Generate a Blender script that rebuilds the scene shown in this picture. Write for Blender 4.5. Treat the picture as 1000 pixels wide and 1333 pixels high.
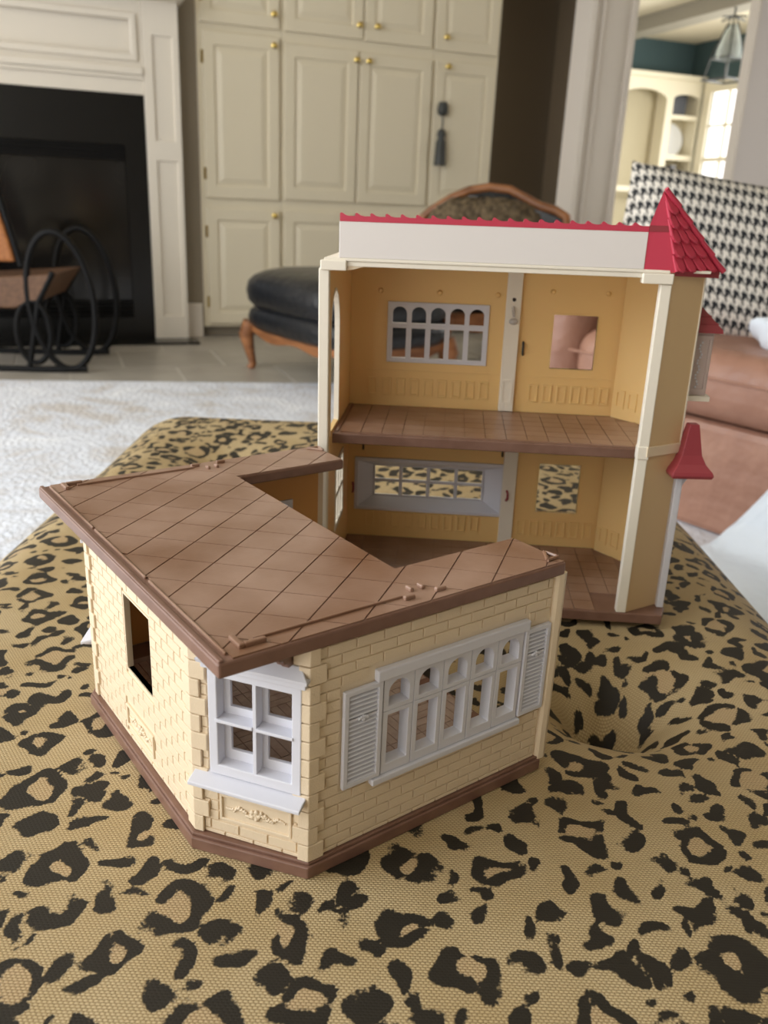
import bpy, bmesh, math, random
import numpy as np
from mathutils import Vector, Matrix

for o in list(bpy.data.objects): bpy.data.objects.remove(o)
sc = bpy.context.scene
COL = sc.collection
rnd = random.Random(7)

# ------------------------------------------------------------------ camera
cd = bpy.data.cameras.new('camera'); cam = bpy.data.objects.new('camera', cd); COL.objects.link(cam)
cd.sensor_fit = 'HORIZONTAL'; cd.sensor_width = 36.0; cd.lens = 36.0*1.10603
cd.clip_start = 0.01; cd.clip_end = 100
cam.matrix_world = Matrix(((0.99900037, -0.04470197, 0, 0), (0.01525291, 0.34087225, -0.93998588, 0),
                           (0.04201922, 0.93904624, 0.34121333, 0.33), (0, 0, 0, 1)))
cd.dof.use_dof = True; cd.dof.focus_distance = 0.50; cd.dof.aperture_fstop = 15
sc.camera = cam

# ------------------------------------------------------------------ world and daylight
w = bpy.data.worlds.new('world'); sc.world = w; w.use_nodes = True
bg = w.node_tree.nodes['Background']; bg.inputs[0].default_value = (1.0, 0.972, 0.93, 1); bg.inputs[1].default_value = 2.25
def area(name, loc, target, sx, sy, power, col):
    l = bpy.data.lights.new(name, 'AREA'); l.shape = 'RECTANGLE'; l.size = sx; l.size_y = sy; l.energy = power; l.color = col
    o = bpy.data.objects.new(name, l); COL.objects.link(o); o.location = loc
    o.rotation_euler = (Vector(target)-Vector(loc)).to_track_quat('-Z', 'Y').to_euler(); return o
area('window_daylight', (-2.9, 0.1, 1.25), (0, 0.7, 0.0), 1.8, 1.5, 62, (0.80, 0.90, 1.0))
area('kitchen_daylight', (3.55, 7.7, 1.15), (2.2, 7.6, 0.6), 1.0, 1.2, 70, (1.0, 0.98, 0.92))
sc.view_settings.view_transform = 'Standard'; sc.view_settings.look = 'None'
sc.view_settings.exposure = 0.0; sc.view_settings.gamma = 1.0; sc.view_settings.use_curve_mapping = False

# ------------------------------------------------------------------ materials
def lin(c):
    return tuple(((x/255)/12.92 if x/255 <= 0.04045 else ((x/255+0.055)/1.055)**2.4) for x in c)+(1,)
def mat(name, c, rough=0.5, c2=None, nscale=30, bump=0, bscale=200, metal=0, spec=0.5, detail=4, pos=False, stretch=None, trans=0, sss=0, coat=0):
    m = bpy.data.materials.new(name); m.use_nodes = True; nt = m.node_tree; b = nt.nodes['Principled BSDF']
    b.inputs['Base Color'].default_value = lin(c); b.inputs['Roughness'].default_value = rough
    b.inputs['Metallic'].default_value = metal; b.inputs['Specular IOR Level'].default_value = spec
    b.inputs['Transmission Weight'].default_value = trans
    if coat: b.inputs['Coat Weight'].default_value = coat
    if sss:
        b.inputs['Subsurface Weight'].default_value = sss; b.inputs['Subsurface Radius'].default_value = (1, .6, .25); b.inputs['Subsurface Scale'].default_value = 0.004
    if c2 or bump:
        if pos: co = nt.nodes.new('ShaderNodeNewGeometry').outputs['Position']
        else: co = nt.nodes.new('ShaderNodeTexCoord').outputs['Object']
        if stretch:
            mp = nt.nodes.new('ShaderNodeMapping'); mp.inputs['Scale'].default_value = stretch; nt.links.new(co, mp.inputs['Vector']); co = mp.outputs[0]
    if c2:
        n = nt.nodes.new('ShaderNodeTexNoise'); n.inputs['Scale'].default_value = nscale; n.inputs['Detail'].default_value = detail
        nt.links.new(co, n.inputs['Vector'])
        r = nt.nodes.new('ShaderNodeValToRGB'); r.color_ramp.elements[0].position = 0.32; r.color_ramp.elements[1].position = 0.68
        r.color_ramp.elements[0].color = lin(c); r.color_ramp.elements[1].color = lin(c2)
        nt.links.new(n.outputs['Fac'], r.inputs[0]); nt.links.new(r.outputs[0], b.inputs['Base Color'])
    if bump:
        n2 = nt.nodes.new('ShaderNodeTexNoise'); n2.inputs['Scale'].default_value = bscale; n2.inputs['Detail'].default_value = 2
        nt.links.new(co, n2.inputs['Vector'])
        bp = nt.nodes.new('ShaderNodeBump'); bp.inputs['Strength'].default_value = bump; bp.inputs['Distance'].default_value = 1.0/bscale*0.4
        nt.links.new(n2.outputs['Fac'], bp.inputs['Height']); nt.links.new(bp.outputs[0], b.inputs['Normal'])
    return m
M = {}
M['cream'] = mat('cream_plastic', (228, 209, 180), 0.45, bump=0.25, bscale=1500)
M['brick'] = mat('brick_plastic', (226, 206, 176), 0.5, bump=0.7, bscale=1300, pos=True)
M['yellow'] = mat('yellow_plastic', (238, 200, 134), 0.42, sss=0.1)
M['tan'] = mat('tan_plastic', (214, 184, 140), 0.5, bump=0.15, bscale=900)
M['brown'] = mat('brown_plastic', (162, 131, 113), 0.33, c2=(126, 90, 66), nscale=17, bump=0.12, bscale=700, pos=True, detail=6)
M['fascia'] = mat('brown_edge_plastic', (130, 98, 84), 0.38, c2=(116, 84, 69), nscale=60, pos=True)
M['white'] = mat('white_plastic', (216, 216, 224), 0.35)
M['ivory'] = mat('ivory_plastic', (238, 230, 214), 0.38)
M['board'] = mat('board_plastic', (228, 222, 218), 0.3)
M['red'] = mat('red_plastic', (196, 62, 84), 0.32)
M['redd'] = mat('dark_red_plastic', (150, 58, 66), 0.4)
M['dark'] = mat('dark_hole', (40, 28, 20), 0.6)
M['clear'] = mat('clear_plastic', (225, 220, 215), 0.15, trans=0.5)
M['parq'] = mat('parquet_plastic', (184, 162, 148), 0.45, c2=(164, 140, 126), nscale=120, pos=True)
M['cab'] = mat('painted_cabinet', (226, 216, 192), 0.4)
M['mantel'] = mat('painted_mantel', (228, 220, 206), 0.4)
M['wall'] = mat('taupe_paint', (142, 132, 116), 0.7)
M['hall'] = mat('shaded_hall_paint', (100, 88, 72), 0.7)  # same taupe as the room wall, darkened to stand for hallway shade
M['grey'] = mat('grey_paint', (214, 208, 205), 0.7)
M['trim'] = mat('trim_paint', (222, 214, 204), 0.35)
M['black'] = mat('black_stone', (8, 9, 10), 0.25)
M['iron'] = mat('black_iron', (7, 7, 8), 0.5, spec=0.2)
M['seatcane'] = mat('dark_cane', (112, 80, 56), 0.6, c2=(92, 64, 44), nscale=60)
M['mauve'] = mat('mauve_plastic', (196, 178, 172), 0.4)
M['glowliner'] = mat('glow_plastic', (216, 158, 88), 0.45)  # amber stands for sunlight glowing through the yellow plastic
M['niche'] = mat('niche_shade', (116, 120, 130), 0.6)  # grey-blue stands for the shadow inside the shelf niche
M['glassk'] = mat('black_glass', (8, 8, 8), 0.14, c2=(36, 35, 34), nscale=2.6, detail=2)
M['brass'] = mat('brass', (212, 186, 110), 0.22, metal=1)
M['tile'] = mat('floor_tile', (176, 170, 160), 0.35, c2=(158, 152, 142), nscale=6, pos=True)
M['grout'] = mat('grout', (200, 196, 188), 0.8)
M['leather'] = mat('black_leather', (24, 26, 30), 0.33, bump=0.3, bscale=25, coat=0.1)
M['wood'] = mat('carved_wood', (168, 112, 70), 0.4, c2=(122, 76, 44), nscale=8, stretch=(1, 1, 4))
M['cane'] = mat('woven_cane', (176, 112, 58), 0.6, c2=(140, 84, 40), nscale=90, bump=0.5, bscale=120)
M['fur'] = mat('fur', (128, 110, 84), 0.9, c2=(72, 60, 44), nscale=40, bump=1.0, bscale=60)
M['tanleather'] = mat('tan_leather', (170, 128, 108), 0.45, c2=(150, 108, 90), nscale=7, bump=0.35, bscale=18)
M['cloth'] = mat('white_cloth', (222, 230, 240), 0.8, bump=0.4, bscale=14)
M['teal'] = mat('teal_paint', (66, 88, 92), 0.8)
M['kcream'] = mat('kitchen_cream', (236, 228, 204), 0.5)
M['kceil'] = mat('ceiling_cream', (226, 216, 192), 0.8)
M['kback'] = mat('shelf_back', (188, 178, 150), 0.7)
M['beam'] = mat('beam_paint', (150, 144, 130), 0.7)
M['lantern'] = mat('lantern_metal', (58, 60, 58), 0.5)
M['lglass'] = mat('lantern_glass', (220, 226, 224), 0.1, trans=0.75)
M['china'] = mat('china', (236, 238, 240), 0.25)
M['book1'] = mat('book_brown', (120, 84, 60), 0.6); M['book2'] = mat('book_grey', (120, 122, 130), 0.6)
M['rugedge'] = mat('rug_binding', (150, 156, 164), 0.9)

def rug_mat():
    m = bpy.data.materials.new('rug_pile'); m.use_nodes = True; nt = m.node_tree; b = nt.nodes['Principled BSDF']; L = nt.links
    b.inputs['Roughness'].default_value = 0.95; b.inputs['Specular IOR Level'].default_value = 0.1
    co = nt.nodes.new('ShaderNodeNewGeometry').outputs['Position']
    n = nt.nodes.new('ShaderNodeTexNoise'); n.inputs['Scale'].default_value = 3.2; n.inputs['Detail'].default_value = 7; n.inputs['Roughness'].default_value = 0.68; n.inputs['Distortion'].default_value = 0.9
    L.new(co, n.inputs['Vector'])
    r = nt.nodes.new('ShaderNodeValToRGB'); e = r.color_ramp.elements
    e[0].position = 0.36; e[0].color = lin((206, 202, 200)); e[1].position = 0.66; e[1].color = lin((238, 242, 250))
    k = e.new(0.5); k.color = lin((224, 229, 240))
    L.new(n.outputs['Fac'], r.inputs[0]); L.new(r.outputs[0], b.inputs['Base Color'])
    n2 = nt.nodes.new('ShaderNodeTexNoise'); n2.inputs['Scale'].default_value = 60; L.new(co, n2.inputs['Vector'])
    bp = nt.nodes.new('ShaderNodeBump'); bp.inputs['Strength'].default_value = 0.8; bp.inputs['Distance'].default_value = 0.01
    L.new(n2.outputs['Fac'], bp.inputs['Height']); L.new(bp.outputs[0], b.inputs['Normal'])
    return m
M['rug'] = rug_mat()

def leopard_mat():
    m = bpy.data.materials.new('leopard_weave'); m.use_nodes = True; nt = m.node_tree; b = nt.nodes['Principled BSDF']; L = nt.links; N = nt.nodes.new
    b.inputs['Roughness'].default_value = 0.62; b.inputs['Specular IOR Level'].default_value = 0.35
    at = N('ShaderNodeAttribute'); at.attribute_name = 'spot'
    ai = N('ShaderNodeAttribute'); ai.attribute_name = 'inner'
    ap = N('ShaderNodeAttribute'); ap.attribute_name = 'cloth_pos'
    def math_(op, a, bb=None, clamp=False):
        n = N('ShaderNodeMath'); n.operation = op; n.use_clamp = clamp
        for i, x in enumerate((a, bb)):
            if x is None: continue
            if isinstance(x, (int, float)): n.inputs[i].default_value = x
            else: L.new(x, n.inputs[i])
        return n.outputs[0]
    sep = N('ShaderNodeSeparateXYZ'); L.new(ap.outputs['Vector'], sep.inputs[0])
    X, Y = sep.outputs[0], sep.outputs[1]
    # woven threads: weft rows 1.7 mm apart, offset every other row
    n1 = N('ShaderNodeTexNoise'); n1.inputs['Scale'].default_value = 620; n1.inputs['Detail'].default_value = 1; L.new(ap.outputs['Vector'], n1.inputs['Vector'])
    n0 = N('ShaderNodeTexNoise'); n0.inputs['Scale'].default_value = 130; n0.inputs['Detail'].default_value = 2; L.new(ap.outputs['Vector'], n0.inputs['Vector'])
    dist = math_('ADD', at.outputs['Fac'], math_('ADD', math_('MULTIPLY', math_('SUBTRACT', n1.outputs['Fac'], 0.5), 0.0030), math_('MULTIPLY', math_('SUBTRACT', n0.outputs['Fac'], 0.42), 0.0028)))
    mask = math_('ADD', math_('MULTIPLY', dist, 1100), 0.5, True)
    row = math_('MULTIPLY', Y, 1.0/0.0015)
    fl = math_('FLOOR', row); off = math_('MULTIPLY', math_('MODULO', fl, 2.0), 0.5)
    fx = math_('SUBTRACT', math_('FRACT', math_('ADD', math_('MULTIPLY', X, 1.0/0.0023), off)), 0.5)
    fy = math_('SUBTRACT', math_('FRACT', row), 0.5)
    h = math_('SUBTRACT', 1.0, math_('ADD', math_('MULTIPLY', math_('MULTIPLY', fx, fx), 2.2), math_('MULTIPLY', math_('MULTIPLY', fy, fy), 2.6)), True)
    big = N('ShaderNodeTexNoise'); big.inputs['Scale'].default_value = 14; L.new(ap.outputs['Vector'], big.inputs['Vector'])
    r = N('ShaderNodeValToRGB'); r.color_ramp.elements[0].position = 0.3; r.color_ramp.elements[1].position = 0.7
    r.color_ramp.elements[0].color = lin((190, 167, 124)); r.color_ramp.elements[1].color = lin((205, 185, 146)); L.new(big.outputs['Fac'], r.inputs[0])
    inn = N('ShaderNodeMix'); inn.data_type = 'RGBA'; inn.inputs['B'].default_value = lin((196, 168, 132))
    L.new(math_('MULTIPLY', ai.outputs['Fac'], n1.outputs['Fac']), inn.inputs['Factor']); L.new(r.outputs[0], inn.inputs['A'])
    thr = N('ShaderNodeMix'); thr.data_type = 'RGBA'; thr.inputs['A'].default_value = lin((136, 108, 64)); L.new(inn.outputs['Result'], thr.inputs['B'])
    L.new(math_('ADD', math_('MULTIPLY', h, 0.85), 0.15, True), thr.inputs['Factor'])
    fin = N('ShaderNodeMix'); fin.data_type = 'RGBA'; fin.inputs['B'].default_value = lin((38, 33, 24)); L.new(mask, fin.inputs['Factor']); L.new(thr.outputs['Result'], fin.inputs['A'])
    L.new(fin.outputs['Result'], b.inputs['Base Color'])
    bp = N('ShaderNodeBump'); bp.inputs['Strength'].default_value = 0.7; bp.inputs['Distance'].default_value = 0.0007
    L.new(math_('MULTIPLY', h, math_('SUBTRACT', 1.0, math_('MULTIPLY', mask, 0.7))), bp.inputs['Height']); L.new(bp.outputs[0], b.inputs['Normal'])
    return m
M['leopard'] = leopard_mat()

def hound_mat():
    m = bpy.data.materials.new('houndstooth_weave'); m.use_nodes = True; nt = m.node_tree; b = nt.nodes['Principled BSDF']; L = nt.links; N = nt.nodes.new
    b.inputs['Roughness'].default_value = 0.9
    ap = N('ShaderNodeAttribute'); ap.attribute_name = 'cloth_pos'
    sep = N('ShaderNodeSeparateXYZ'); L.new(ap.outputs['Vector'], sep.inputs[0])
    def m_(op, a, bb=None):
        n = N('ShaderNodeMath'); n.operation = op
        for i, x in enumerate((a, bb)):
            if x is None: continue
            if isinstance(x, (int, float)): n.inputs[i].default_value = x
            else: L.new(x, n.inputs[i])
        return n.outputs[0]
    x = m_('MULTIPLY', sep.outputs[0], 1/0.0240); y = m_('MULTIPLY', sep.outputs[1], 1/0.042)
    wx = m_('LESS_THAN', m_('FRACT', x), 0.5); wy = m_('LESS_THAN', m_('FRACT', y), 0.5)
    dg = m_('LESS_THAN', m_('FRACT', m_('MULTIPLY', m_('ADD', x, y), 2.0)), 0.5)
    v = m_('ADD', m_('MULTIPLY', dg, wx), m_('MULTIPLY', m_('SUBTRACT', 1.0, dg), wy))
    mx = N('ShaderNodeMix'); mx.data_type = 'RGBA'; mx.inputs['A'].default_value = lin((226, 220, 210)); mx.inputs['B'].default_value = lin((34, 36, 40))
    L.new(v, mx.inputs['Factor']); L.new(mx.outputs['Result'], b.inputs['Base Color'])
    return m
M['hound'] = hound_mat()

# ------------------------------------------------------------------ mesh helpers
class MB:
    def __init__(s, xf=None): s.v = []; s.f = []; s.m = []; s.xf = xf
    def pt(s, p):
        s.v.append(tuple(s.xf(*p)) if s.xf else tuple(p)); return len(s.v)-1
    def poly(s, pts, m=0):
        s.f.append([s.pt(p) for p in pts]); s.m.append(m)
    def loft(s, loops, closed_ring=True, caps=True, m=0):
        idx = [[s.pt(p) for p in lp] for lp in loops]; n = len(idx[0])
        for a, b in zip(idx[:-1], idx[1:]):
            for i in range(n if closed_ring else n-1):
                j = (i+1) % n; s.f.append([a[i], a[j], b[j], b[i]]); s.m.append(m)
        if caps:
            s.f.append(idx[0][::-1]); s.f.append(idx[-1]); s.m += [m, m]
    def prism(s, loop, vec, m=0):
        s.loft([loop, [(p[0]+vec[0], p[1]+vec[1], p[2]+vec[2]) for p in loop]], m=m)
    def box(s, x0, x1, y0, y1, z0, z1, m=0):
        s.prism([(x0, y0, z0), (x1, y0, z0), (x1, y1, z0), (x0, y1, z0)], (0, 0, z1-z0), m)
    def tube(s, path, r, n=8, closed=False, m=0):
        P = [Vector(p) for p in path]; loops = []; k = len(P)
        rr = r if isinstance(r, (list, tuple)) else [r]*k
        t0 = (P[1]-P[0]).normalized(); up = Vector((0, 0, 1)) if abs(t0.z) < 0.9 else Vector((1, 0, 0))
        a = t0.cross(up).normalized()
        for i in range(k):
            if closed: t = (P[(i+1) % k]-P[i-1]).normalized()
            else: t = (P[min(i+1, k-1)]-P[max(i-1, 0)]).normalized()
            a = (a-t*a.dot(t)).normalized(); b = t.cross(a)
            loops.append([tuple(P[i]+(a*math.cos(q*2*math.pi/n)+b*math.sin(q*2*math.pi/n))*rr[i]) for q in range(n)])
        if closed: loops.append(loops[0]); s.loft(loops, caps=False, m=m)
        else: s.loft(loops, m=m)
    def lathe(s, prof, c=(0, 0, 0), n=16, axis='z', m=0):
        loops = []
        for r, h in prof:
            lp = []
            for q in range(n):
                a = q*2*math.pi/n; x, y = max(r, 1e-5)*math.cos(a), max(r, 1e-5)*math.sin(a)
                p = (x, y, h) if axis == 'z' else ((x, h, y) if axis == 'y' else (h, x, y))
                lp.append((p[0]+c[0], p[1]+c[1], p[2]+c[2]))
            loops.append(lp)
        s.loft(loops, m=m)
    def blob(s, c, rx, ry, rz, n=10, k=6):
        loops = []
        for i in range(k+1):
            a = math.pi*i/k; r = max(math.sin(a), 1e-3)
            loops.append([(c[0]+rx*r*math.cos(q*2*math.pi/n), c[1]+ry*r*math.sin(q*2*math.pi/n), c[2]-rz*math.cos(a)) for q in range(n)])
        s.loft(loops)
    def panel(s, x0, x1, z0, z1, y0, y1, holes=(), arch=()):
        """slab in the x-z plane between y0 and y1 with rectangular holes (hx0,hx1,hz0,hz1); arch holes get round heads"""
        H = list(holes)+list(arch)
        xs = sorted({x0, x1, *[v for h in H for v in h[:2]]}); zs = sorted({z0, z1, *[v for h in H for v in h[2:4]]})
        xs = [v for v in xs if x0-1e-9 <= v <= x1+1e-9]; zs = [v for v in zs if z0-1e-9 <= v <= z1+1e-9]
        inh = lambda x, z: any(h[0] < x < h[1] and h[2] < z < h[3] for h in H)
        solid = [[not inh((xs[i]+xs[i+1])/2, (zs[j]+zs[j+1])/2) for j in range(len(zs)-1)] for i in range(len(xs)-1)]
        nx, nz = len(xs)-1, len(zs)-1
        for i in range(nx):
            for j in range(nz):
                if not solid[i][j]: continue
                a, b, c, d = xs[i], xs[i+1], zs[j], zs[j+1]
                s.poly([(a, y0, c), (b, y0, c), (b, y0, d), (a, y0, d)]); s.poly([(a, y1, c), (a, y1, d), (b, y1, d), (b, y1, c)])
                for (di, dj, q) in ((-1, 0, [(a, y0, c), (a, y0, d), (a, y1, d), (a, y1, c)]), (1, 0, [(b, y0, c), (b, y1, c), (b, y1, d), (b, y0, d)]),
                                    (0, -1, [(a, y0, c), (a, y1, c), (b, y1, c), (b, y0, c)]), (0, 1, [(a, y0, d), (b, y0, d), (b, y1, d), (a, y1, d)])):
                    I, J = i+di, j+dj
                    if not (0 <= I < nx and 0 <= J < nz) or not solid[I][J]: s.poly(q)
        for h in arch:
            a, b, c, d = h[:4]; r = (b-a)/2; ry = min(r*(h[4] if len(h) > 4 else 1.0), d-c); cx = (a+b)/2; n = 8
            for sg in (-1, 1):
                pts = [(cx+sg*r*math.cos(math.pi/2*i/n), y0, d-ry+ry*math.sin(math.pi/2*i/n)) for i in range(n+1)]
                s.prism(pts+[(cx+sg*r, y0, d)], (0, y1-y0, 0))
    def build(s, name, mt, parent=None, bevel=0, smooth=False, seg=2, sub=0, merge=True):
        me = bpy.data.meshes.new(name); me.from_pydata(s.v, [], s.f); me.update()
        ms = mt if isinstance(mt, (list, tuple)) else [mt]
        for k in ms: me.materials.append(M[k])
        if len(ms) > 1: me.polygons.foreach_set('material_index', s.m)
        bm = bmesh.new(); bm.from_mesh(me)
        if merge: bmesh.ops.remove_doubles(bm, verts=bm.verts, dist=1e-6)
        bmesh.ops.recalc_face_normals(bm, faces=bm.faces)
        if smooth:
            for f in bm.faces: f.smooth = True
            for e_ in bm.edges:
                if len(e_.link_faces) == 2 and e_.calc_face_angle(0) > 0.9: e_.smooth = False
        bm.to_mesh(me); bm.free()
        o = bpy.data.objects.new(name, me); COL.objects.link(o)
        if parent: o.parent = parent
        if bevel:
            md = o.modifiers.new('bevel', 'BEVEL'); md.width = bevel; md.segments = seg; md.limit_method = 'ANGLE'; md.angle_limit = 0.7
        if sub:
            md = o.modifiers.new('sub', 'SUBSURF'); md.levels = sub; md.render_levels = sub
        return o
def tag(o, label, cat, group=None):
    o['label'] = label; o['category'] = cat
    if group: o['group'] = group
    return o
def struct(o, label=None, cat=None):
    o['kind'] = 'structure'
    if label: o['label'] = label
    if cat: o['category'] = cat
    return o
def empty(name, loc=(0, 0, 0), rot=(0, 0, 0)):
    o = bpy.data.objects.new(name, None); COL.objects.link(o); o.location = loc; o.rotation_euler = rot; o.empty_display_size = 0.05; return o
def bx(name, mt, parent, x0, x1, y0, y1, z0, z1, bevel=0, xf=None):
    b = MB(xf); b.box(x0, x1, y0, y1, z0, z1); return b.build(name, mt, parent, bevel)
def inst(name, me, parent, loc, rot=(0, 0, 0)):
    o = bpy.data.objects.new(name, me); COL.objects.link(o); o.parent = parent; o.location = loc; o.rotation_euler = rot; return o
def frame2(o, d, nrm):
    return lambda s, t, z: (o[0]+s*d[0]+t*nrm[0], o[1]+s*d[1]+t*nrm[1], z)
def clip(poly, a, b, c):            # keep a*x+b*y<=c
    out = []
    for i in range(len(poly)):
        p, q = poly[i-1], poly[i]; fp, fq = a*p[0]+b*p[1]-c, a*q[0]+b*q[1]-c
        if fp*fq < 0:
            t = fp/(fp-fq); out.append((p[0]+t*(q[0]-p[0]), p[1]+t*(q[1]-p[1])))
        if fq <= 0: out.append(q)
    return out

# ================================================================== THE ROOM
FL = -0.42
W0 = Vector((-1.101, 4.826, 0)); RA = math.radians(21)
def room(name, s=0, d=0, z=0):      # room frame: x along the cabinet wall, y away from us
    return empty(name, (W0.x+s*math.cos(RA)-d*math.sin(RA), W0.y+s*math.sin(RA)+d*math.cos(RA), z), (0, 0, RA))
RX = lambda s, d, z: (W0.x+s*math.cos(RA)-d*math.sin(RA), W0.y+s*math.sin(RA)+d*math.cos(RA), z)

fl = MB(RX); fl.box(-3.2, 7.0, -6.5, 3.6, FL-0.06, FL-0.004)
floor = struct(fl.build('floor', 'grout'), 'pale grey stone tile floor of the room', 'floor')
T = 0.46
tb = MB(); tb.box(-T/2+0.006, T/2-0.006, -T/2+0.006, T/2-0.006, -0.008, 0.0); tproto = tb.build('floor_tile', 'tile', floor, 0.002)
tm = tproto.data; first = True
for i in range(-5, 7):
    for j in range(-4, 1):
        p = RX((i+0.5*(j % 2))*T, -0.20+j*T, FL)
        if first: tproto.location = p; tproto.rotation_euler = (0, 0, RA); first = False
        else:
            q = inst('floor_tile', tm, floor, p, (0, 0, RA))
# tall back wall, hall and trims
struct(bx('wall_back', 'wall', None, -3.2, 0.045, 0.0, 0.10, FL, 2.3, xf=RX), 'taupe painted wall strip between fireplace and cabinets', 'wall')
struct(bx('baseboard_back', 'trim', None, -0.05, 0.036, -0.022, -0.001, FL, FL+0.185, 0.004, xf=RX), 'cream baseboard block between fireplace and cabinets', 'baseboard')
struct(bx('wall_hall', 'hall', None, 1.4, 2.75, 0.95, 1.05, FL, 2.3, xf=RX), 'taupe hallway wall behind the column, shade painted into its colour', 'wall')
struct(bx('wall_hall_side', 'hall', None, 2.66, 2.72, 0.22, 0.94, FL, 2.3, xf=RX), 'side wall of the hallway, shade painted into its colour', 'wall')
struct(bx('ceiling_hall', 'hall', None, 1.76, 2.72, 0.05, 0.94, 1.95, 2.0, xf=RX), 'hallway ceiling added to keep light out, shade painted into its colour', 'ceiling')  # unseen ceiling, added to limit the light in the hall
c = MB(RX); c.box(2.345, 2.64, 0.0, 0.20, FL, 2.3); col_ = struct(c.build('trim_1', 'trim', None, 0.004), 'pale painted column casing beside the kitchen opening', 'column')
for (a, b, t) in ((2.35, 2.372, -0.018), (2.41, 2.43, -0.014), (2.605, 2.64, -0.026)):
    bx('casing_bead', 'trim', col_, a, b, t, -0.0005, FL, 2.3, 0.005, xf=RX)
struct(bx('wall_right', 'grey', None, 3.545, 4.6, 0.0, 0.06, FL, 2.3, xf=RX), 'grey wall right of the kitchen opening', 'wall')
struct(bx('trim_2', 'trim', None, 3.525, 3.5445, -0.012, 0.07, FL, 2.3, 0.003, xf=RX), 'narrow pale jamb on the grey wall edge', 'trim')

struct(bx('ceiling', 'kceil', None, -2.5, 4.7, -6.6, 0.3, 2.301, 2.38, xf=RX), 'white ceiling of the room', 'ceiling')
ws_ = MB(lambda d, s_, z: RX(4.601+s_, d, z)); ws_.panel(-6.6, 0.0, FL, 2.3, 0.0, 0.1, [(-2.3, -0.6, 0.0, 1.9)])  # opening added to light the column, grey wall and sofa
struct(ws_.build('wall_side', 'wall'), 'side wall of the room behind the sofa with an opening added to let in light', 'wall')

struct(bx('wall_front', 'wall', None, -2.4, 4.6, -6.7, -6.6, FL, 2.3, xf=RX), 'wall added behind the viewer to block light', 'wall')  # unseen wall, added to cut the light from behind the camera

# ---- fireplace
FP = room('fireplace', -0.6, -0.12, FL); tag(FP, 'black fireplace with a cream panelled mantel on the left', 'fireplace')
F = lambda s, d, z: (s+0.6, d+0.0, z-FL)     # local: d=0 is the pilaster face, positive goes into the wall
def fbox(name, mt, par, x0, x1, y0, y1, z0, z1, bev=0.003): return bx(name, mt, par, x0, x1, y0, y1, z0, z1, bev, xf=F)
def framed(name, mt, par, x0, x1, z0, z1, y, pan, depth=0.012):
    b = MB(F); b.panel(x0, x1, z0, z1, y, y+0.03, [(p[0], p[1], p[2], p[3]) for p in pan]); o = b.build(name, mt, par, 0.002)
    for p in pan: fbox('recessed_panel', mt, o, p[0]-0.002, p[1]+0.002, y+depth, y+depth+0.02, p[2]-0.002, p[3]+0.002, 0)
    return o
for mir in (0, 1):
    m = (lambda a, b: (a, b)) if not mir else (lambda a, b: (-1.6-b, -1.6-a))
    pn = [m(-0.186, -0.088)+(0.579, 1.049), m(-0.186, -0.082)+(-0.289, 0.485)]
    x0, x1 = m(-0.232, -0.058)
    pil = framed('pilaster', 'mantel', FP, x0, x1, FL, 1.20, 0.0, pn)
    fbox('pilaster_core', 'mantel', pil, x0, x1, 0.035, 0.118, FL, 1.20, 0)
fr_ = MB(F); fr_.panel(-1.37, -0.233, 0.783, 1.20, 0.012, 0.05, [(-1.34, -0.262, 0.935, 1.13)]); fo = fr_.build('frieze', 'mantel', FP, 0.003)
fbox('frieze_panel', 'mantel', fo, -1.345, -0.257, 0.03, 0.048, 0.93, 1.135, 0)
pm = MB(F); pm.panel(-1.345, -0.256, 0.928, 1.136, -0.004, 0.012, [(-1.315, -0.288, 0.96, 1.106)]); pm.build('frieze_moulding', 'mantel', fo, 0.006)
fbox('moulding', 'mantel', FP, -1.37, -0.233, -0.012, 0.012, 0.868, 0.905, 0.008)
fbox('moulding', 'mantel', FP, -1.37, -0.233, -0.004, 0.012, 0.850, 0.867, 0.004)
fbox('mantel_shelf', 'mantel', FP, -1.62, -0.03, -0.10, 0.118, 1.20, 1.26, 0.01)
bs = MB(F); bs.panel(-1.37, -0.234, FL, 0.782, 0.018, 0.05, [(-1.265, -0.338, -0.30, 0.55)]); bs.build('black_surround', 'black', FP)
for i in range(4): fbox('louver', 'iron', FP, -1.262, -0.341, 0.022+0.003*(i % 2), 0.045, 0.482+0.017*i, 0.494+0.017*i, 0.002)
for i in range(3): fbox('louver', 'iron', FP, -1.262, -0.341, 0.022, 0.045, -0.296+0.022*i, -0.281+0.022*i, 0.002)
fbox('firebox_trim', 'iron', FP, -1.262, -0.341, 0.024, 0.046, -0.226, -0.212, 0.002)
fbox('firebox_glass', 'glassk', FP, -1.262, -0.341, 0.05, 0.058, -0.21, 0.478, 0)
fbox('firebox', 'black', FP, -1.30, -0.30, 0.06, 0.117, FL+0.02, 0.6, 0)
fbox('hearth', 'black', FP, -1.6, -0.02, -0.16, 0.016, FL, FL+0.012, 0.002)

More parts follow.
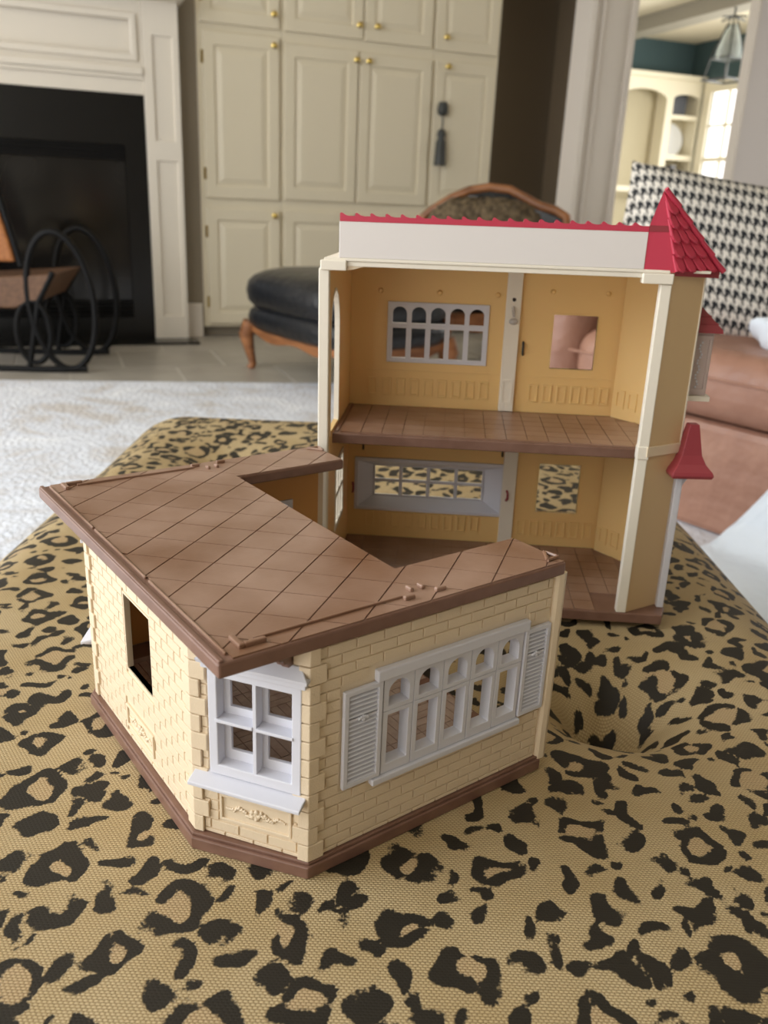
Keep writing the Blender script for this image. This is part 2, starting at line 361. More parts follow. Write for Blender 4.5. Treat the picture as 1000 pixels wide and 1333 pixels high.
# ---- cabinets
def cabinet(name, x0, x1, doors, label):
    root = room(name, x0, 0, FL); tag(root, label, 'cabinet', 'built-in cream cabinets')
    G = lambda s, d, z: (s-x0, d, z-FL)
    b = MB(G); b.box(x0, x1, 0.0, 0.34, -0.365, 2.0); b.build('body', 'cab', root, 0.003)
    bx('toe_kick', 'wall', root, x0+0.01, x1-0.01, 0.05, 0.30, FL, -0.366, xf=G)
    for (a, bb, z0, z1, kn, hinge) in doors:
        d = MB(G); d.panel(a, bb, z0, z1, -0.020, -0.001, [(a+0.058, bb-0.058, z0+0.062, z1-0.062)]); do = d.build('door', 'cab', root, 0.004)
        bx('recess', 'cab', do, a+0.05, bb-0.05, -0.010, -0.002, z0+0.055, z1-0.055, xf=G)
        r = MB(G); A, B, C_, D = a+0.068, bb-0.068, z0+0.072, z1-0.072; k = 0.028
        r.loft([[(A, -0.0101, C_), (B, -0.0101, C_), (B, -0.0101, D), (A, -0.0101, D)], [(A+k, -0.019, C_+k), (B-k, -0.019, C_+k), (B-k, -0.019, D-k), (A+k, -0.019, D-k)]])
        r.build('raised_panel', 'cab', do)
        if kn:
            kb = MB(G); kb.lathe([(0.010, -0.021), (0.006, -0.024), (0.005, -0.034), (0.014, -0.040), (0.016, -0.048), (0.009, -0.054), (0.0, -0.055)], (kn[0], 0, kn[1]), 12, 'y')
            kb.build('knob', 'brass', do, smooth=True)
        if hinge is not None:
            for hz in (z0+0.12, z1-0.12):
                bx('hinge', 'brass', do, hinge-0.006, hinge+0.006, -0.024, -0.0205, hz-0.03, hz+0.03, xf=G)
    return root
cabinet('built_in_cabinet', 0.046, 0.486, [(0.075, 0.472, 0.320, 1.113, (0.440, 1.072), 0.070), (0.075, 0.476, -0.345, 0.268, (0.441, 0.240), 0.070), (0.065, 0.472, 1.150, 1.95, (0.440, 1.215), 0.070)], 'narrow cream cabinet next to the fireplace')
cC = cabinet('built_in_cabinet', 0.487, 1.352, [(0.500, 0.909, 0.326, 1.094, (0.893, 1.046), None), (0.920, 1.342, 0.326, 1.088, (0.963, 1.046), None), (0.500, 0.911, -0.345, 0.270, (0.88, 0.240), None), (0.920, 1.342, -0.345, 0.270, (0.955, 0.240), None), (0.502, 0.930, 1.150, 1.95, (0.903, 1.212), None), (0.940, 1.332, 1.145, 1.95, (1.005, 1.215), None)], 'wide double-door cream cabinet in the middle of the wall')
cabinet('built_in_cabinet', 1.353, 1.755, [(1.364, 1.742, 0.326, 1.092, (1.430, 1.060), None), (1.364, 1.742, -0.345, 0.270, (1.42, 0.240), None), (1.352, 1.739, 1.139, 1.95, (1.411, 1.204), None)], 'narrow cream cabinet with hanging tassel at the dark hallway')
# lock and tassel hanging on the right door
tz = room('key_tassel', 1.413, -0.036, 0.55); tag(tz, 'dark grey tassel hanging from the lock of the right cabinet door', 'tassel')
t = MB(); t.lathe([(0.0, 0.33), (0.022, 0.33), (0.03, 0.305), (0.03, 0.275), (0.02, 0.262), (0.0, 0.262)], n=12); t.build('lock_rosette', 'lantern', tz, smooth=True)
t = MB(); t.tube([(0, 0, 0.27), (0.003, -0.004, 0.22), (0, 0, 0.18)], 0.004, 6); t.build('cord', 'lantern', tz)
t = MB(); t.lathe([(0.0, 0.195), (0.02, 0.185), (0.026, 0.16), (0.018, 0.145), (0.028, 0.12), (0.034, 0.0), (0.0, 0.0)], n=14); t.build('fringe', 'lantern', tz, smooth=True)

# ---- kitchen beyond the opening
struct(bx('wall_kitchen_back', 'teal', None, 2.66, 5.62, 3.173, 3.25, FL, 2.0, xf=RX), 'dark teal kitchen wall above the shelves', 'wall')
kr = MB(lambda d, s, z: RX(5.557+s, d, z)); kr.panel(0.07, 3.17, FL, 1.979, 0.0, 0.03, [(1.75, 2.80, 0.25, 1.53)])
struct(kr.build('wall_kitchen_right', 'teal'), 'teal kitchen side wall with a tall window', 'wall')
struct(bx('ceiling_kitchen', 'kceil', None, 2.66, 5.66, 0.2, 3.25, 1.98, 2.04, xf=RX), 'cream kitchen ceiling', 'ceiling')
struct(bx('trim_3', 'beam', None, 4.32, 4.52, 0.22, 3.17, 1.86, 1.979, 0.004, xf=RX), 'grey ceiling beam in the kitchen', 'beam')
wn = MB(lambda d, s, z: RX(5.557+s, d, z)); wn.panel(1.66, 2.89, 0.16, 1.60, -0.03, -0.001, [(1.77, 2.78, 0.27, 1.50)])
win = struct(wn.build('window_1', 'kcream', None, 0.004), 'bright white kitchen window with small panes', 'window')
for i in range(1, 4): bx('muntin', 'kcream', win, 1.77+i*0.2525-0.011, 1.77+i*0.2525+0.011, -0.02, 0.005, 0.27, 1.50, xf=lambda d, s, z: RX(5.557+s, d, z))
for i in range(1, 4): bx('muntin', 'kcream', win, 1.77, 2.78, -0.02, 0.004, 0.27+i*0.3075-0.011, 0.27+i*0.3075+0.011, xf=lambda d, s, z: RX(5.557+s, d, z))
bx('window_sash', 'kcream', win, 1.77, 2.78, -0.024, 0.006, 0.86, 0.90, xf=lambda d, s, z: RX(5.557+s, d, z))
# shelf unit
KS = room('bookshelf', 4.55, 3.17, FL); tag(KS, 'cream arched built-in bookshelf in the kitchen', 'bookshelf')
KG = lambda s, d, z: (s-4.55, d-3.17, z-FL)
kb = MB(KG); kb.panel(4.55, 5.556, FL, 1.60, 2.93, 2.96, [(4.60, 5.13, FL+0.3, 0.55), (5.21, 5.52, 0.58, 0.87), (5.21, 5.52, 0.92, 1.25)], [(4.60, 5.13, 0.60, 1.50, 0.35), (5.21, 5.52, 1.29, 1.48, 0.3)])
kb.build('face_frame', 'kcream', KS, 0.003)
bx('back_panel', 'kback', KS, 4.56, 5.55, 3.14, 3.165, FL, 1.58, xf=KG)
for z in (0.56, 0.885, 1.265): bx('shelf', 'kcream', KS, 5.17, 5.55, 2.962, 3.139, z, z+0.022, xf=KG)
bx('side_panel', 'kcream', KS, 5.522, 5.55, 2.962, 3.139, FL, 1.58, xf=KG)
bx('niche_shade_panel', 'niche', KS, 5.19, 5.52, 3.128, 3.139, 1.288, 1.52, xf=KG)  # panel added to carry the painted niche shadow
bx('divider', 'kcream', KS, 5.155, 5.18, 2.962, 3.139, FL, 1.56, xf=KG)
bx('crown', 'kcream', KS, 4.54, 5.556, 2.89, 3.165, 1.602, 1.65, 0.008, xf=KG)
pl_ = empty('plate', RX(5.355, 3.09, 0.908), (math.radians(-10), 0, RA)); tag(pl_, 'round white plate standing on the middle kitchen shelf', 'plate')
p = MB(); p.lathe([(0.0, 0.0), (0.09, -0.004), (0.16, -0.018), (0.16, -0.012), (0.09, 0.006), (0, 0.008)], (0, 0, 0.165), 24, 'y'); p.build('dish', 'china', pl_, smooth=True)
for i, (mt, wd, hh, lb) in enumerate((('book1', 0.05, 0.21, 'brown book on the kitchen shelf, left of the grey book'), ('book2', 0.06, 0.24, 'grey book on the kitchen shelf between two brown books'), ('book1', 0.07, 0.19, 'wide brown book on the kitchen shelf, right of the grey book'))):
    bo = empty('book', RX(5.24+i*0.09, 3.05, 0.582), (0, 0, RA)); tag(bo, lb, 'book', 'books on the kitchen shelf')
    bx('cover', mt, bo, 0, wd, -0.07, 0.07, 0, hh, 0.003); bx('pages', 'china', bo, 0.004, wd-0.004, -0.066, 0.066, hh, hh+0.003)
# white cupboard end with a white jug, just right of the column
wc = room('white_pedestal', 3.10, 1.30, FL); tag(wc, 'white pedestal with a moulded ledge beside the column', 'pedestal')
p = MB(); p.lathe([(0.0, 0), (0.17, 0), (0.17, 0.06), (0.12, 0.12), (0.10, 0.8), (0.10, 0.98), (0.13, 1.02), (0.19, 1.04), (0.20, 1.07), (0.0, 1.07)], n=24); p.build('shaft', 'kcream', wc, smooth=True)
jg = room('white_jug', 3.10, 1.30, FL+1.071); tag(jg, 'small white jug on the pedestal ledge', 'jug')
p = MB(); p.lathe([(0, 0), (0.06, 0), (0.08, 0.06), (0.07, 0.15), (0.05, 0.22), (0.06, 0.25), (0.0, 0.25)], n=18); p.build('body', 'china', jg, smooth=True)
p = MB(); p.tube([(0.06, 0, 0.2), (0.12, 0, 0.19), (0.13, 0, 0.12), (0.075, 0, 0.07)], 0.009, 8); p.build('handle', 'china', jg, smooth=True)
# lantern
LN = empty('pendant_lantern', (2.53, 7.5, 1.34), (0, 0, 0.5)); tag(LN, 'dark metal lantern with bell glass hanging in the kitchen', 'lantern')
p = MB(); p.tube([(0, 0, 0.44), (0, 0, 0.635)], 0.008, 8); p.build('rod', 'lantern', LN)
p = MB(); p.lathe([(0.0, 0.64), (0.05, 0.64), (0.05, 0.625), (0.0, 0.62)], n=16); p.build('ceiling_cap', 'lantern', LN)
p = MB()
for a in range(2): 
    dx, dy = (1, 0) if a == 0 else (0, 1)
    p.tube([(-0.12*dx, -0.12*dy, 0.44), (0, 0, 0.46), (0.12*dx, 0.12*dy, 0.44)], 0.007, 6)
p.build('cross_bracket', 'lantern', LN)
p = MB(); p.lathe([(0.0, 0.41), (0.035, 0.40), (0.06, 0.34), (0.09, 0.25), (0.105, 0.16), (0.103, 0.16), (0.087, 0.25), (0.057, 0.34), (0.03, 0.395), (0.0, 0.405)], n=20); p.build('glass_bell', 'lglass', LN, smooth=True)
for i in range(4):
    a = math.pi/4+i*math.pi/2; p = MB(); p.tube([(0.02*math.cos(a), 0.02*math.sin(a), 0.45), (0.12*math.cos(a), 0.12*math.sin(a), 0.2), (0.16*math.cos(a), 0.16*math.sin(a), 0.02)], 0.006, 6); p.build('cage_bar', 'lantern', LN)
p = MB(); p.panel(-0.125, 0.125, -0.125, 0.125, 0, 0.014, [(-0.105, 0.105, -0.105, 0.105)]); o = p.build('cage_base', 'lantern', LN); o.rotation_euler = (math.pi/2, 0, 0); o.location = (0, 0, 0.005)
p = MB(); p.panel(-0.10, 0.10, -0.10, 0.10, 0, 0.01, [(-0.09, 0.09, -0.09, 0.09)]); o = p.build('cage_ring', 'lantern', LN); o.rotation_euler = (math.pi/2, 0, 0); o.location = (0, 0, 0.16)

# ---- rug
rg = empty('area_rug', (-0.3, 1.6, FL), (0, 0, math.radians(10))); tag(rg, 'pale blue-grey mottled area rug on the tile floor', 'rug')
bx('pile', 'rug', rg, -2.6, 2.6, -2.5, 2.02, 0.0005, 0.006, 0.002)
bx('binding', 'rugedge', rg, -2.602, 2.602, 2.02, 2.03, 0.0005, 0.005)

# ---- leather footstool and armchair
def cushion(name, mt, par, cx, cy, z0, z1, hx, hy, pw=3.2, n=28, k=12, bulge=0.02):
    loops = []
    for i in range(k+1):
        a = math.pi*i/k; ca, sa = math.cos(a), math.sin(a)
        rr = abs(sa)**(2/3.2); zz = (z0+z1)/2-(z1-z0)/2*(abs(ca)**0.75)*(1 if ca > 0 else -1)
        lp = []
        for q in range(n):
            t_ = q*2*math.pi/n; c_, s_ = math.cos(t_), math.sin(t_)
            lp.append((cx+hx*rr*math.copysign(abs(c_)**(2/pw), c_), cy+hy*rr*math.copysign(abs(s_)**(2/pw), s_), zz))
        loops.append(lp)
    b = MB(); b.loft(loops); return b.build(name, mt, par, smooth=True)
def chair_leg(par, x, y, sx, sy, h=0.20):
    p = MB(); p.tube([(x, y, h), (x+0.016*sx, y+0.016*sy, h*0.72), (x+0.004*sx, y+0.004*sy, h*0.36), (x-0.006*sx, y-0.006*sy, h*0.10), (x+0.004*sx, y+0.004*sy, 0.0)], [0.036, 0.034, 0.022, 0.017, 0.020], 10); p.build('leg', 'wood', par, smooth=True)
def apron(par, x0, x1, y0, y1, zt_, zb_):
    for (xa, ya, xb, yb) in ((x0, y0, x1, y0), (x1, y0, x1, y1), (x1, y1, x0, y1), (x0, y1, x0, y0)):
        n = 16; b = MB(); top = []; bot = []
        for i in range(n+1):
            t_ = i/n; x, y = xa+(xb-xa)*t_, ya+(yb-ya)*t_
            top.append((x, y, zt_)); bot.append((x, y, zb_-0.020*math.sin(math.pi*t_)+0.012*math.cos(4*math.pi*t_)))
        nx, ny = (yb-ya), -(xb-xa); l = math.hypot(nx, ny); b.prism(top+bot[::-1], (-nx/l*0.03, -ny/l*0.03, 0)); b.build('apron', 'wood', par, 0.006)
fs_a = math.atan2(-0.785, 0.62)
FS = empty('leather_footstool', (-0.66+0.40*0.62+0.26*0.785, 3.97-0.40*0.785+0.26*0.62, FL), (0, 0, fs_a)); tag(FS, 'black leather footstool with carved wooden legs left of the toy house', 'footstool')
cushion('seat_cushion', 'leather', FS, 0, 0, 0.245, 0.475, 0.455, 0.335, 4.0)
cushion('seat_upholstery', 'leather', FS, 0, 0, 0.155, 0.330, 0.440, 0.315, 5.0)
apron(FS, -0.395, 0.395, -0.27, 0.27, 0.215, 0.165)
for (x, y, sx, sy) in ((-0.385, -0.26, -1, -1), (0.385, -0.26, 1, -1), (-0.385, 0.26, -1, 1), (0.385, 0.26, 1, 1)): chair_leg(FS, x, y, sx, sy, 0.215)
CH = empty('leather_armchair', (-0.02, 4.20, FL), (0, 0, math.radians(14))); tag(CH, 'black leather armchair with curved wooden crest behind the toy house roof', 'armchair')
cushion('seat_cushion', 'leather', CH, 0.46, -0.10, 0.27, 0.44, 0.32, 0.30)
apron(CH, 0.16, 0.76, -0.38, 0.16, 0.30, 0.24)
for (x, y, sx, sy) in ((0.18, -0.36, -1, -1), (0.74, -0.36, 1, -1), (0.18, 0.14, -1, 1), (0.74, 0.14, 1, 1)): chair_leg(CH, x, y, sx, sy, 0.28)
bk = MB()
pts = [(0.20, 0.34, 0.66), (0.27, 0.30, 0.725), (0.36, 0.25, 0.79), (0.44, 0.22, 0.828), (0.53, 0.18, 0.846), (0.62, 0.13, 0.838), (0.69, 0.08, 0.80), (0.745, 0.03, 0.768), (0.80, -0.03, 0.752), (0.835, -0.08, 0.725), (0.842, -0.10, 0.66)]
inner_ = [(x, y, z-0.020) for x, y, z in pts]
bk.prism(inner_+[(0.842, -0.10, 0.26), (0.20, 0.34, 0.26)], (0.05, 0.08, 0)); bk.build('back_upholstery', 'leather', CH)
cr = MB(); cr.tube([(0.20, 0.34, 0.26)]+pts+[(0.845, -0.10, 0.26)], 0.021, 10); cr.build('crest_rail', 'wood', CH, smooth=True)
fc = empty('fur_pillow', (0.395, 4.02, FL+0.445), (0, 0, 0.1)); tag(fc, 'shaggy brown fur pillow resting on the black chaise', 'pillow')
cu = cushion('fill', 'fur', fc, 0, 0, 0.0, 0.345, 0.265, 0.10, 2.6, 48, 30)
rv = random.Random(3)
for v in cu.data.vertices: v.co += Vector((rv.uniform(-1, 1), rv.uniform(-1, 1), rv.uniform(-1, 1)))*0.009

# ---- bentwood rocker
RK = empty('rocking_chair', (-1.62, 3.66, FL), (0, 0, 0.1)); tag(RK, 'black bentwood rocking chair with cane seat before the fireplace', 'rocking chair')
def ringpath(cx, cz, rx, rz, y, n=36, tilt=0.0): return [(cx+rx*math.cos(q*2*math.pi/n)+tilt*math.sin(q*2*math.pi/n), y, cz+rz*math.sin(q*2*math.pi/n)) for q in range(n)]
for y in (-0.02, 0.42):
    p = MB(); p.tube(ringpath(0.215, 0.300, 0.135, 0.283, y, tilt=-0.02), 0.014, 8, True); p.build('side_loop', 'iron', RK, smooth=True)
    p = MB(); p.tube(ringpath(0.09, 0.17, 0.07, 0.13, y), 0.012, 8, True); p.build('inner_loop', 'iron', RK, smooth=True)
    p = MB(); p.tube([(0.30, y, 0.02), (0.1, y, 0.012), (-0.2, y, 0.012), (-0.6, y, 0.06), (-0.85, y, 0.16)], 0.014, 8); p.build('rocker', 'iron', RK, smooth=True)
    p = MB(); p.tube([(0.19, y, 0.42), (0.12, y, 0.30), (0.09, y, 0.16), (0.06, y, 0.02)], 0.013, 8); p.build('support', 'iron', RK, smooth=True)
p = MB(); p.prism([(0.20, -0.03, 0.415), (-0.40, -0.03, 0.36), (-0.40, -0.03, 0.27), (0.02, -0.03, 0.268), (0.12, -0.03, 0.30)], (0, 0.46, 0)); p.build('seat', 'seatcane', RK, 0.01)
p = MB(); p.prism([(0.035, 0.0, 0.455), (0.02, 0.0, 0.53), (-0.045, 0.0, 0.80), (-0.40, 0.0, 0.80), (-0.36, 0.0, 0.45)], (0, 0.03, 0)); p.build('back_panel', 'cane', RK, 0.012)
p = MB(); p.tube([(0.055, 0.015, 0.44), (0.03, 0.015, 0.55), (-0.03, 0.015, 0.82), (-0.2, 0.015, 0.90), (-0.42, 0.015, 0.82), (-0.40, 0.015, 0.44)], 0.014, 8); p.build('back_frame', 'iron', RK, smooth=True)

# ---- tan sofa with pillow and cloths
SR = math.radians(-52.7)
SO = empty('leather_sofa', (0.785, 2.034, FL+0.0065), (0, 0, SR)); tag(SO, 'tan leather sofa behind the toy house at the right', 'sofa')
Z = lambda z: z-FL
bx('base', 'tanleather', SO, -0.62, 1.3, 0.0, 0.9, 0.0, Z(-0.145), 0.02)
def rcush(name, x0, x1, y0, y1, z0, z1, r, par=SO, mt='tanleather'):
    b = MB(); b.box(x0, x1, y0, y1, z0, z1); return b.build(name, mt, par, r, True, 6)
rcush('seat_cushion', -0.44, 0.60, -0.035, 0.70, Z(-0.14), Z(0.03), 0.065)
rcush('seat_cushion', 0.605, 1.3, -0.035, 0.70, Z(-0.14), Z(0.03), 0.065)
p = MB(); p.tube([(-0.44, -0.036, Z(-0.033)), (0.59, -0.036, Z(-0.033))], 0.004, 6); p.build('piping', 'tanleather', SO)
rcush('arm', -0.66, -0.45, -0.03, 0.9, 0.0, Z(0.17), 0.08)
rcush('backrest', -0.44, 1.3, 0.70, 0.95, Z(-0.14), Z(0.33), 0.09)
# houndstooth pillow
def pillow(name, par, w_, h_, th, mt, n=44):
    vs = []; fs = []; cp = []
    for side in (-1, 1):
        for j in range(n+1):
            for i in range(n+1):
                a, b_ = -1+2*i/n, -1+2*j/n
                pf = max((1-a**4)*(1-b_**4), 0)**0.55
                sx = 1-0.10*(1-abs(b_)**2)*abs(a)**3*0.6; sz = 1-0.10*(1-abs(a)**2)*abs(b_)**3*0.6
                vs.append((a*w_/2*sx, side*th/2*pf, b_*h_/2*sz)); cp.append((a*w_/2*1.12+(3 if side > 0 else 0), b_*h_/2*1.12, 0))
    st = (n+1)**2
    for sd in range(2):
        for j in range(n):
            for i in range(n):
                q = sd*st+j*(n+1)+i; fs.append([q, q+1, q+n+2, q+n+1] if sd == 0 else [q, q+n+1, q+n+2, q+1])
    me = bpy.data.meshes.new(name); me.from_pydata(vs, [], fs); me.update(); me.materials.append(M[mt])
    at = me.attributes.new('cloth_pos', 'FLOAT_VECTOR', 'POINT'); at.data.foreach_set('vector', np.array(cp, dtype=np.float32).ravel())
    for f in me.polygons: f.use_smooth = True
    o = bpy.data.objects.new(name, me); COL.objects.link(o); o.parent = par; return o
HP = empty('houndstooth_pillow', (0.845, 2.40, 0.012), (math.radians(-14), math.radians(8), math.radians(-12))); tag(HP, 'large black and white houndstooth pillow on the tan sofa', 'pillow')
q = pillow('cover', HP, 0.58, 0.44, 0.27, 'hound'); q.location = (0, 0, 0.215)
# white cloths
CB = empty('white_cloth_bundle', (1.02, 2.06, 0.030), (0, 0, -0.6)); tag(CB, 'small crumpled white cloth on the sofa seat at the right edge', 'cloth')
cu = cushion('folds', 'cloth', CB, 0, 0, 0.0, 0.10, 0.15, 0.10, 2.3, 30, 14)
for v in cu.data.vertices: v.co += Vector((0.012*math.sin(40*v.co.y+9*v.co.z*10), 0.012*math.sin(50*v.co.x), 0.008*math.sin(60*v.co.x+45*v.co.y)))
SH = empty('white_sheet', (0.785, 2.034, FL), (0, 0, SR)); tag(SH, 'white bed sheet draped down the front of the tan sofa', 'sheet')
def sheet():
    nu, nv = 36, 48; vs = []; fs = []
    prof = [(0.30, Z(0.045)), (0.02, Z(0.045)), (-0.045, Z(0.02)), (-0.058, Z(-0.08)), (-0.06, Z(-0.22)), (-0.075, Z(-0.33)), (-0.12, Z(-0.385)), (-0.22, 0.035), (-0.34, 0.022)]
    cum = [0]
    for a, b_ in zip(prof[:-1], prof[1:]): cum.append(cum[-1]+math.dist(a, b_))
    for j in range(nv+1):
        d = cum[-1]*j/nv; k = max(i for i in range(len(cum)) if cum[i] <= d+1e-9); k = min(k, len(prof)-2); t_ = (d-cum[k])/(cum[k+1]-cum[k])
        y = prof[k][0]+(prof[k+1][0]-prof[k][0])*t_; z = prof[k][1]+(prof[k+1][1]-prof[k][1])*t_
        zz = z+FL
        xl = 0.345 if zz > 0.0 else 0.345-0.225*min(1, (0.0-zz)/0.40)
        if y < -0.13: xl = 0.12+(-0.13-y)*0.75
        for i in range(nu+1):
            x = xl+(1.15-xl)*i/nu; f_ = min(1, max(0, (0.03-zz)/0.2))
            vs.append((x, y-0.010*f_*(1+math.sin(x*26+y*5)), z+0.006*math.sin(x*22+1)*(1 if y < -0.1 else 0.0)))
    for j in range(nv):
        for i in range(nu): q = j*(nu+1)+i; fs.append([q, q+1, q+nu+2, q+nu+1])
    me = bpy.data.meshes.new('drape'); me.from_pydata(vs, [], fs); me.update(); me.materials.append(M['cloth'])
    for f in me.polygons: f.use_smooth = True
    o = bpy.data.objects.new('drape', me); COL.objects.link(o); o.parent = SH
    md = o.modifiers.new('thick', 'SOLIDIFY'); md.thickness = 0.006; md.offset = 1
sheet()

# ================================================================== OTTOMAN
OT = empty('leopard_ottoman', (-0.01, 0.62, FL)); tag(OT, 'large leopard print upholstered ottoman under the toy houses', 'ottoman')
def ottoman():
    R_ = 0.10; hx = 0.408; y0, y1 = -0.08, 1.40; cx = -0.01
    ix0, ix1, iy0, iy1 = cx-hx+R_, cx+hx-R_, y0+R_, y1-R_
    skirt = 0.15+0.30
    def axis(a, b, fine0, fine1, f, cse):
        out = [a]; x = a
        while x < b:
            x += f if fine0 <= x <= fine1 else cse; out.append(min(x, b))
        return np.array(out)
    P = axis(ix0-skirt, ix1+skirt, ix0-0.16, ix1+0.16, 0.0026, 0.012)
    Q = axis(iy0-skirt, iy1+skirt, 0.18, 0.95, 0.0026, 0.0045)
    p, q = np.meshgrid(P, Q); n_ = p.size; p = p.ravel(); q = q.ravel()
    tx = np.where(p < ix0, p-ix0, np.where(p > ix1, p-ix1, 0)); ty = np.where(q < iy0, q-iy0, np.where(q > iy1, q-iy1, 0))
    ln = np.hypot(tx, ty); ux = np.where(ln > 0, tx/np.maximum(ln, 1e-9), 0); uy = np.where(ln > 0, ty/np.maximum(ln, 1e-9), 0)
    th = np.minimum(ln/R_, math.pi/2); hor = R_*np.sin(th); drop = R_*(1-np.cos(th))+np.maximum(0, ln-R_*math.pi/2)
    drop = np.minimum(drop, 0.36)
    x = np.clip(p, ix0, ix1)+ux*hor; y = np.clip(q, iy0, iy1)+uy*hor; z = -drop
    # button tufts pull the padding down
    for (dx, dy, dep, rad) in ((0.178, 0.552, 0.100, 0.036), (-0.22, 1.12, 0.035, 0.05), (-0.32, 0.28, 0.010, 0.05)):
        rr = np.hypot(x-dx, (y-dy)); ang = np.arctan2(y-dy, x-dx)
        fold = 1+0.10*np.sin(5*ang+1.0)*np.clip(rr/0.03, 0, 1)*np.exp(-rr/0.06)
        z -= dep*np.exp(-(rr/rad)**1.2)*fold
    # gentle padding unevenness at the far and left edges
    z += 0.004*np.sin(9*x+1)*np.sin(7*y)*np.clip((y-0.9)/0.2, 0, 1)
    co = np.stack([x-(-0.01), y-0.62, z-FL], 1).astype(np.float32)
    # ---- rosettes and spots: packed by dart throwing, drawn as bent capsules
    rs = random.Random(11); nq, npp = len(Q), len(P)
    p2_, q2_ = p.reshape(nq, npp), q.reshape(nq, npp)
    wx = p2_+0.0026*np.sin(150*p2_+97*q2_+1)+0.0020*np.sin(-233*p2_+177*q2_+2)+0.0005*np.sin(520*p2_+410*q2_)
    wy = q2_+0.0026*np.sin(123*p2_-147*q2_+3)+0.0020*np.sin(201*p2_+241*q2_+5)+0.0005*np.sin(470*p2_-540*q2_+1)
    spot = np.full((nq, npp), -0.02); inner = np.zeros((nq, npp))
    placed = {}
    def free(x_, y_, r_, gap):
        gx, gy = int(x_//0.03), int(y_//0.03)
        for i in range(gx-2, gx+3):
            for j in range(gy-2, gy+3):
                for (a1, b1, c1) in placed.get((i, j), ()):
                    if (a1-x_)**2+(b1-y_)**2 < (c1+r_+gap)**2: return False
        placed.setdefault((gx, gy), []).append((x_, y_, r_)); return True
    X0, X1, Y0, Y1 = ix0-0.30, ix1+0.30, iy0-0.05, iy1+0.30
    def arcs(cx_, cy_, rad, t0, t1, hw, ell, rot):
        m_ = rad+hw+0.012
        i0, i1 = np.searchsorted(P, [cx_-m_, cx_+m_]); j0, j1 = np.searchsorted(Q, [cy_-m_, cy_+m_])
        if i1 <= i0 or j1 <= j0: return
        X_, Y_ = wx[j0:j1, i0:i1]-cx_, wy[j0:j1, i0:i1]-cy_
        c_, s_ = math.cos(rot), math.sin(rot); A, B = X_*c_+Y_*s_, (-X_*s_+Y_*c_)*ell
        best = np.full(A.shape, 9.0)
        n_a = max(2, int((t1-t0)*rad/0.0035)+2)
        for k in range(n_a):
            t_ = t0+(t1-t0)*k/(n_a-1); h_ = hw*(0.80+0.20*math.sin(math.pi*k/(n_a-1)))
            best = np.minimum(best, np.hypot(A-rad*math.cos(t_), B-rad*math.sin(t_))-h_)
        spot[j0:j1, i0:i1] = np.maximum(spot[j0:j1, i0:i1], -best)
        return (j0, j1, i0, i1, np.hypot(A, B))
    for tries, (ra, rb), gap, kind in ((1700, (0.0142, 0.0195), 0.0018, 'ring'), (18000, (0.0076, 0.0108), 0.0000, 'kidney'), (26000, (0.0054, 0.0070), 0.0000, 'dot'), (20000, (0.0034, 0.0046), 0.0008, 'dot')):
        for _ in range(tries):
            x_, y_ = rs.uniform(X0, X1), rs.uniform(Y0, Y1); r_ = rs.uniform(ra, rb)
            if kind == 'ring':
                if not free(x_, y_, r_, gap): continue
                hw = rs.uniform(0.0048, 0.0062); rad = r_-hw; a0 = rs.uniform(0, 6.28); ell = rs.uniform(0.95, 1.35); rot = rs.uniform(0, 3.14)
                n_b = rs.choice((1, 2, 2, 3)); step = 2*math.pi/n_b
                for k in range(n_b):
                    g_ = rs.uniform(0.60, 0.95) if n_b == 1 else rs.uniform(0.40, 0.62)
                    rg_ = arcs(x_, y_, rad, a0+k*step+g_/1.0, a0+(k+1)*step-g_*0.6, hw*rs.uniform(0.85, 1.1), ell, rot)
                if rg_:
                    j0, j1, i0, i1, rr_ = rg_; inner[j0:j1, i0:i1] = np.maximum(inner[j0:j1, i0:i1], np.clip((rad+0.002-rr_)/0.003, 0, 1))
            else:
                if not free(x_, y_, r_, gap): continue
                if kind == 'kidney': arcs(x_, y_, r_*0.55, rs.uniform(-0.6, 0.2), rs.uniform(1.6, 3.3), r_*0.64, rs.uniform(1.0, 1.45), rs.uniform(0, 6.28))
                else: arcs(x_, y_, r_*0.38, -0.9, rs.uniform(0.6, 1.9), r_*0.84, rs.uniform(0.95, 1.4), rs.uniform(0, 6.28))
    spot = spot.ravel(); inner = inner.ravel()
    idx = np.arange(nq*npp).reshape(nq, npp)
    faces = np.stack([idx[:-1, :-1], idx[:-1, 1:], idx[1:, 1:], idx[1:, :-1]], -1).reshape(-1, 4)
    me = bpy.data.meshes.new('cushion_cover'); me.vertices.add(n_); me.vertices.foreach_set('co', co.ravel())
    me.loops.add(faces.size); me.loops.foreach_set('vertex_index', faces.ravel().astype(np.int32))
    me.polygons.add(len(faces)); me.polygons.foreach_set('loop_start', (np.arange(len(faces))*4).astype(np.int32))
    me.polygons.foreach_set('use_smooth', np.ones(len(faces), bool)); me.update(); me.validate()
    for nm, val in (('spot', spot), ('inner', inner)):
        a = me.attributes.new(nm, 'FLOAT', 'POINT'); a.data.foreach_set('value', val.astype(np.float32))
    a = me.attributes.new('cloth_pos', 'FLOAT_VECTOR', 'POINT'); a.data.foreach_set('vector', np.stack([p, q, np.zeros(n_)], 1).astype(np.float32).ravel())
    me.materials.append(M['leopard']); o = bpy.data.objects.new('cushion_cover', me); COL.objects.link(o); o.parent = OT
ottoman()
bx('frame', 'iron', OT, -0.36, 0.36, -0.66, 0.68, 0.05, 0.10, 0.01)
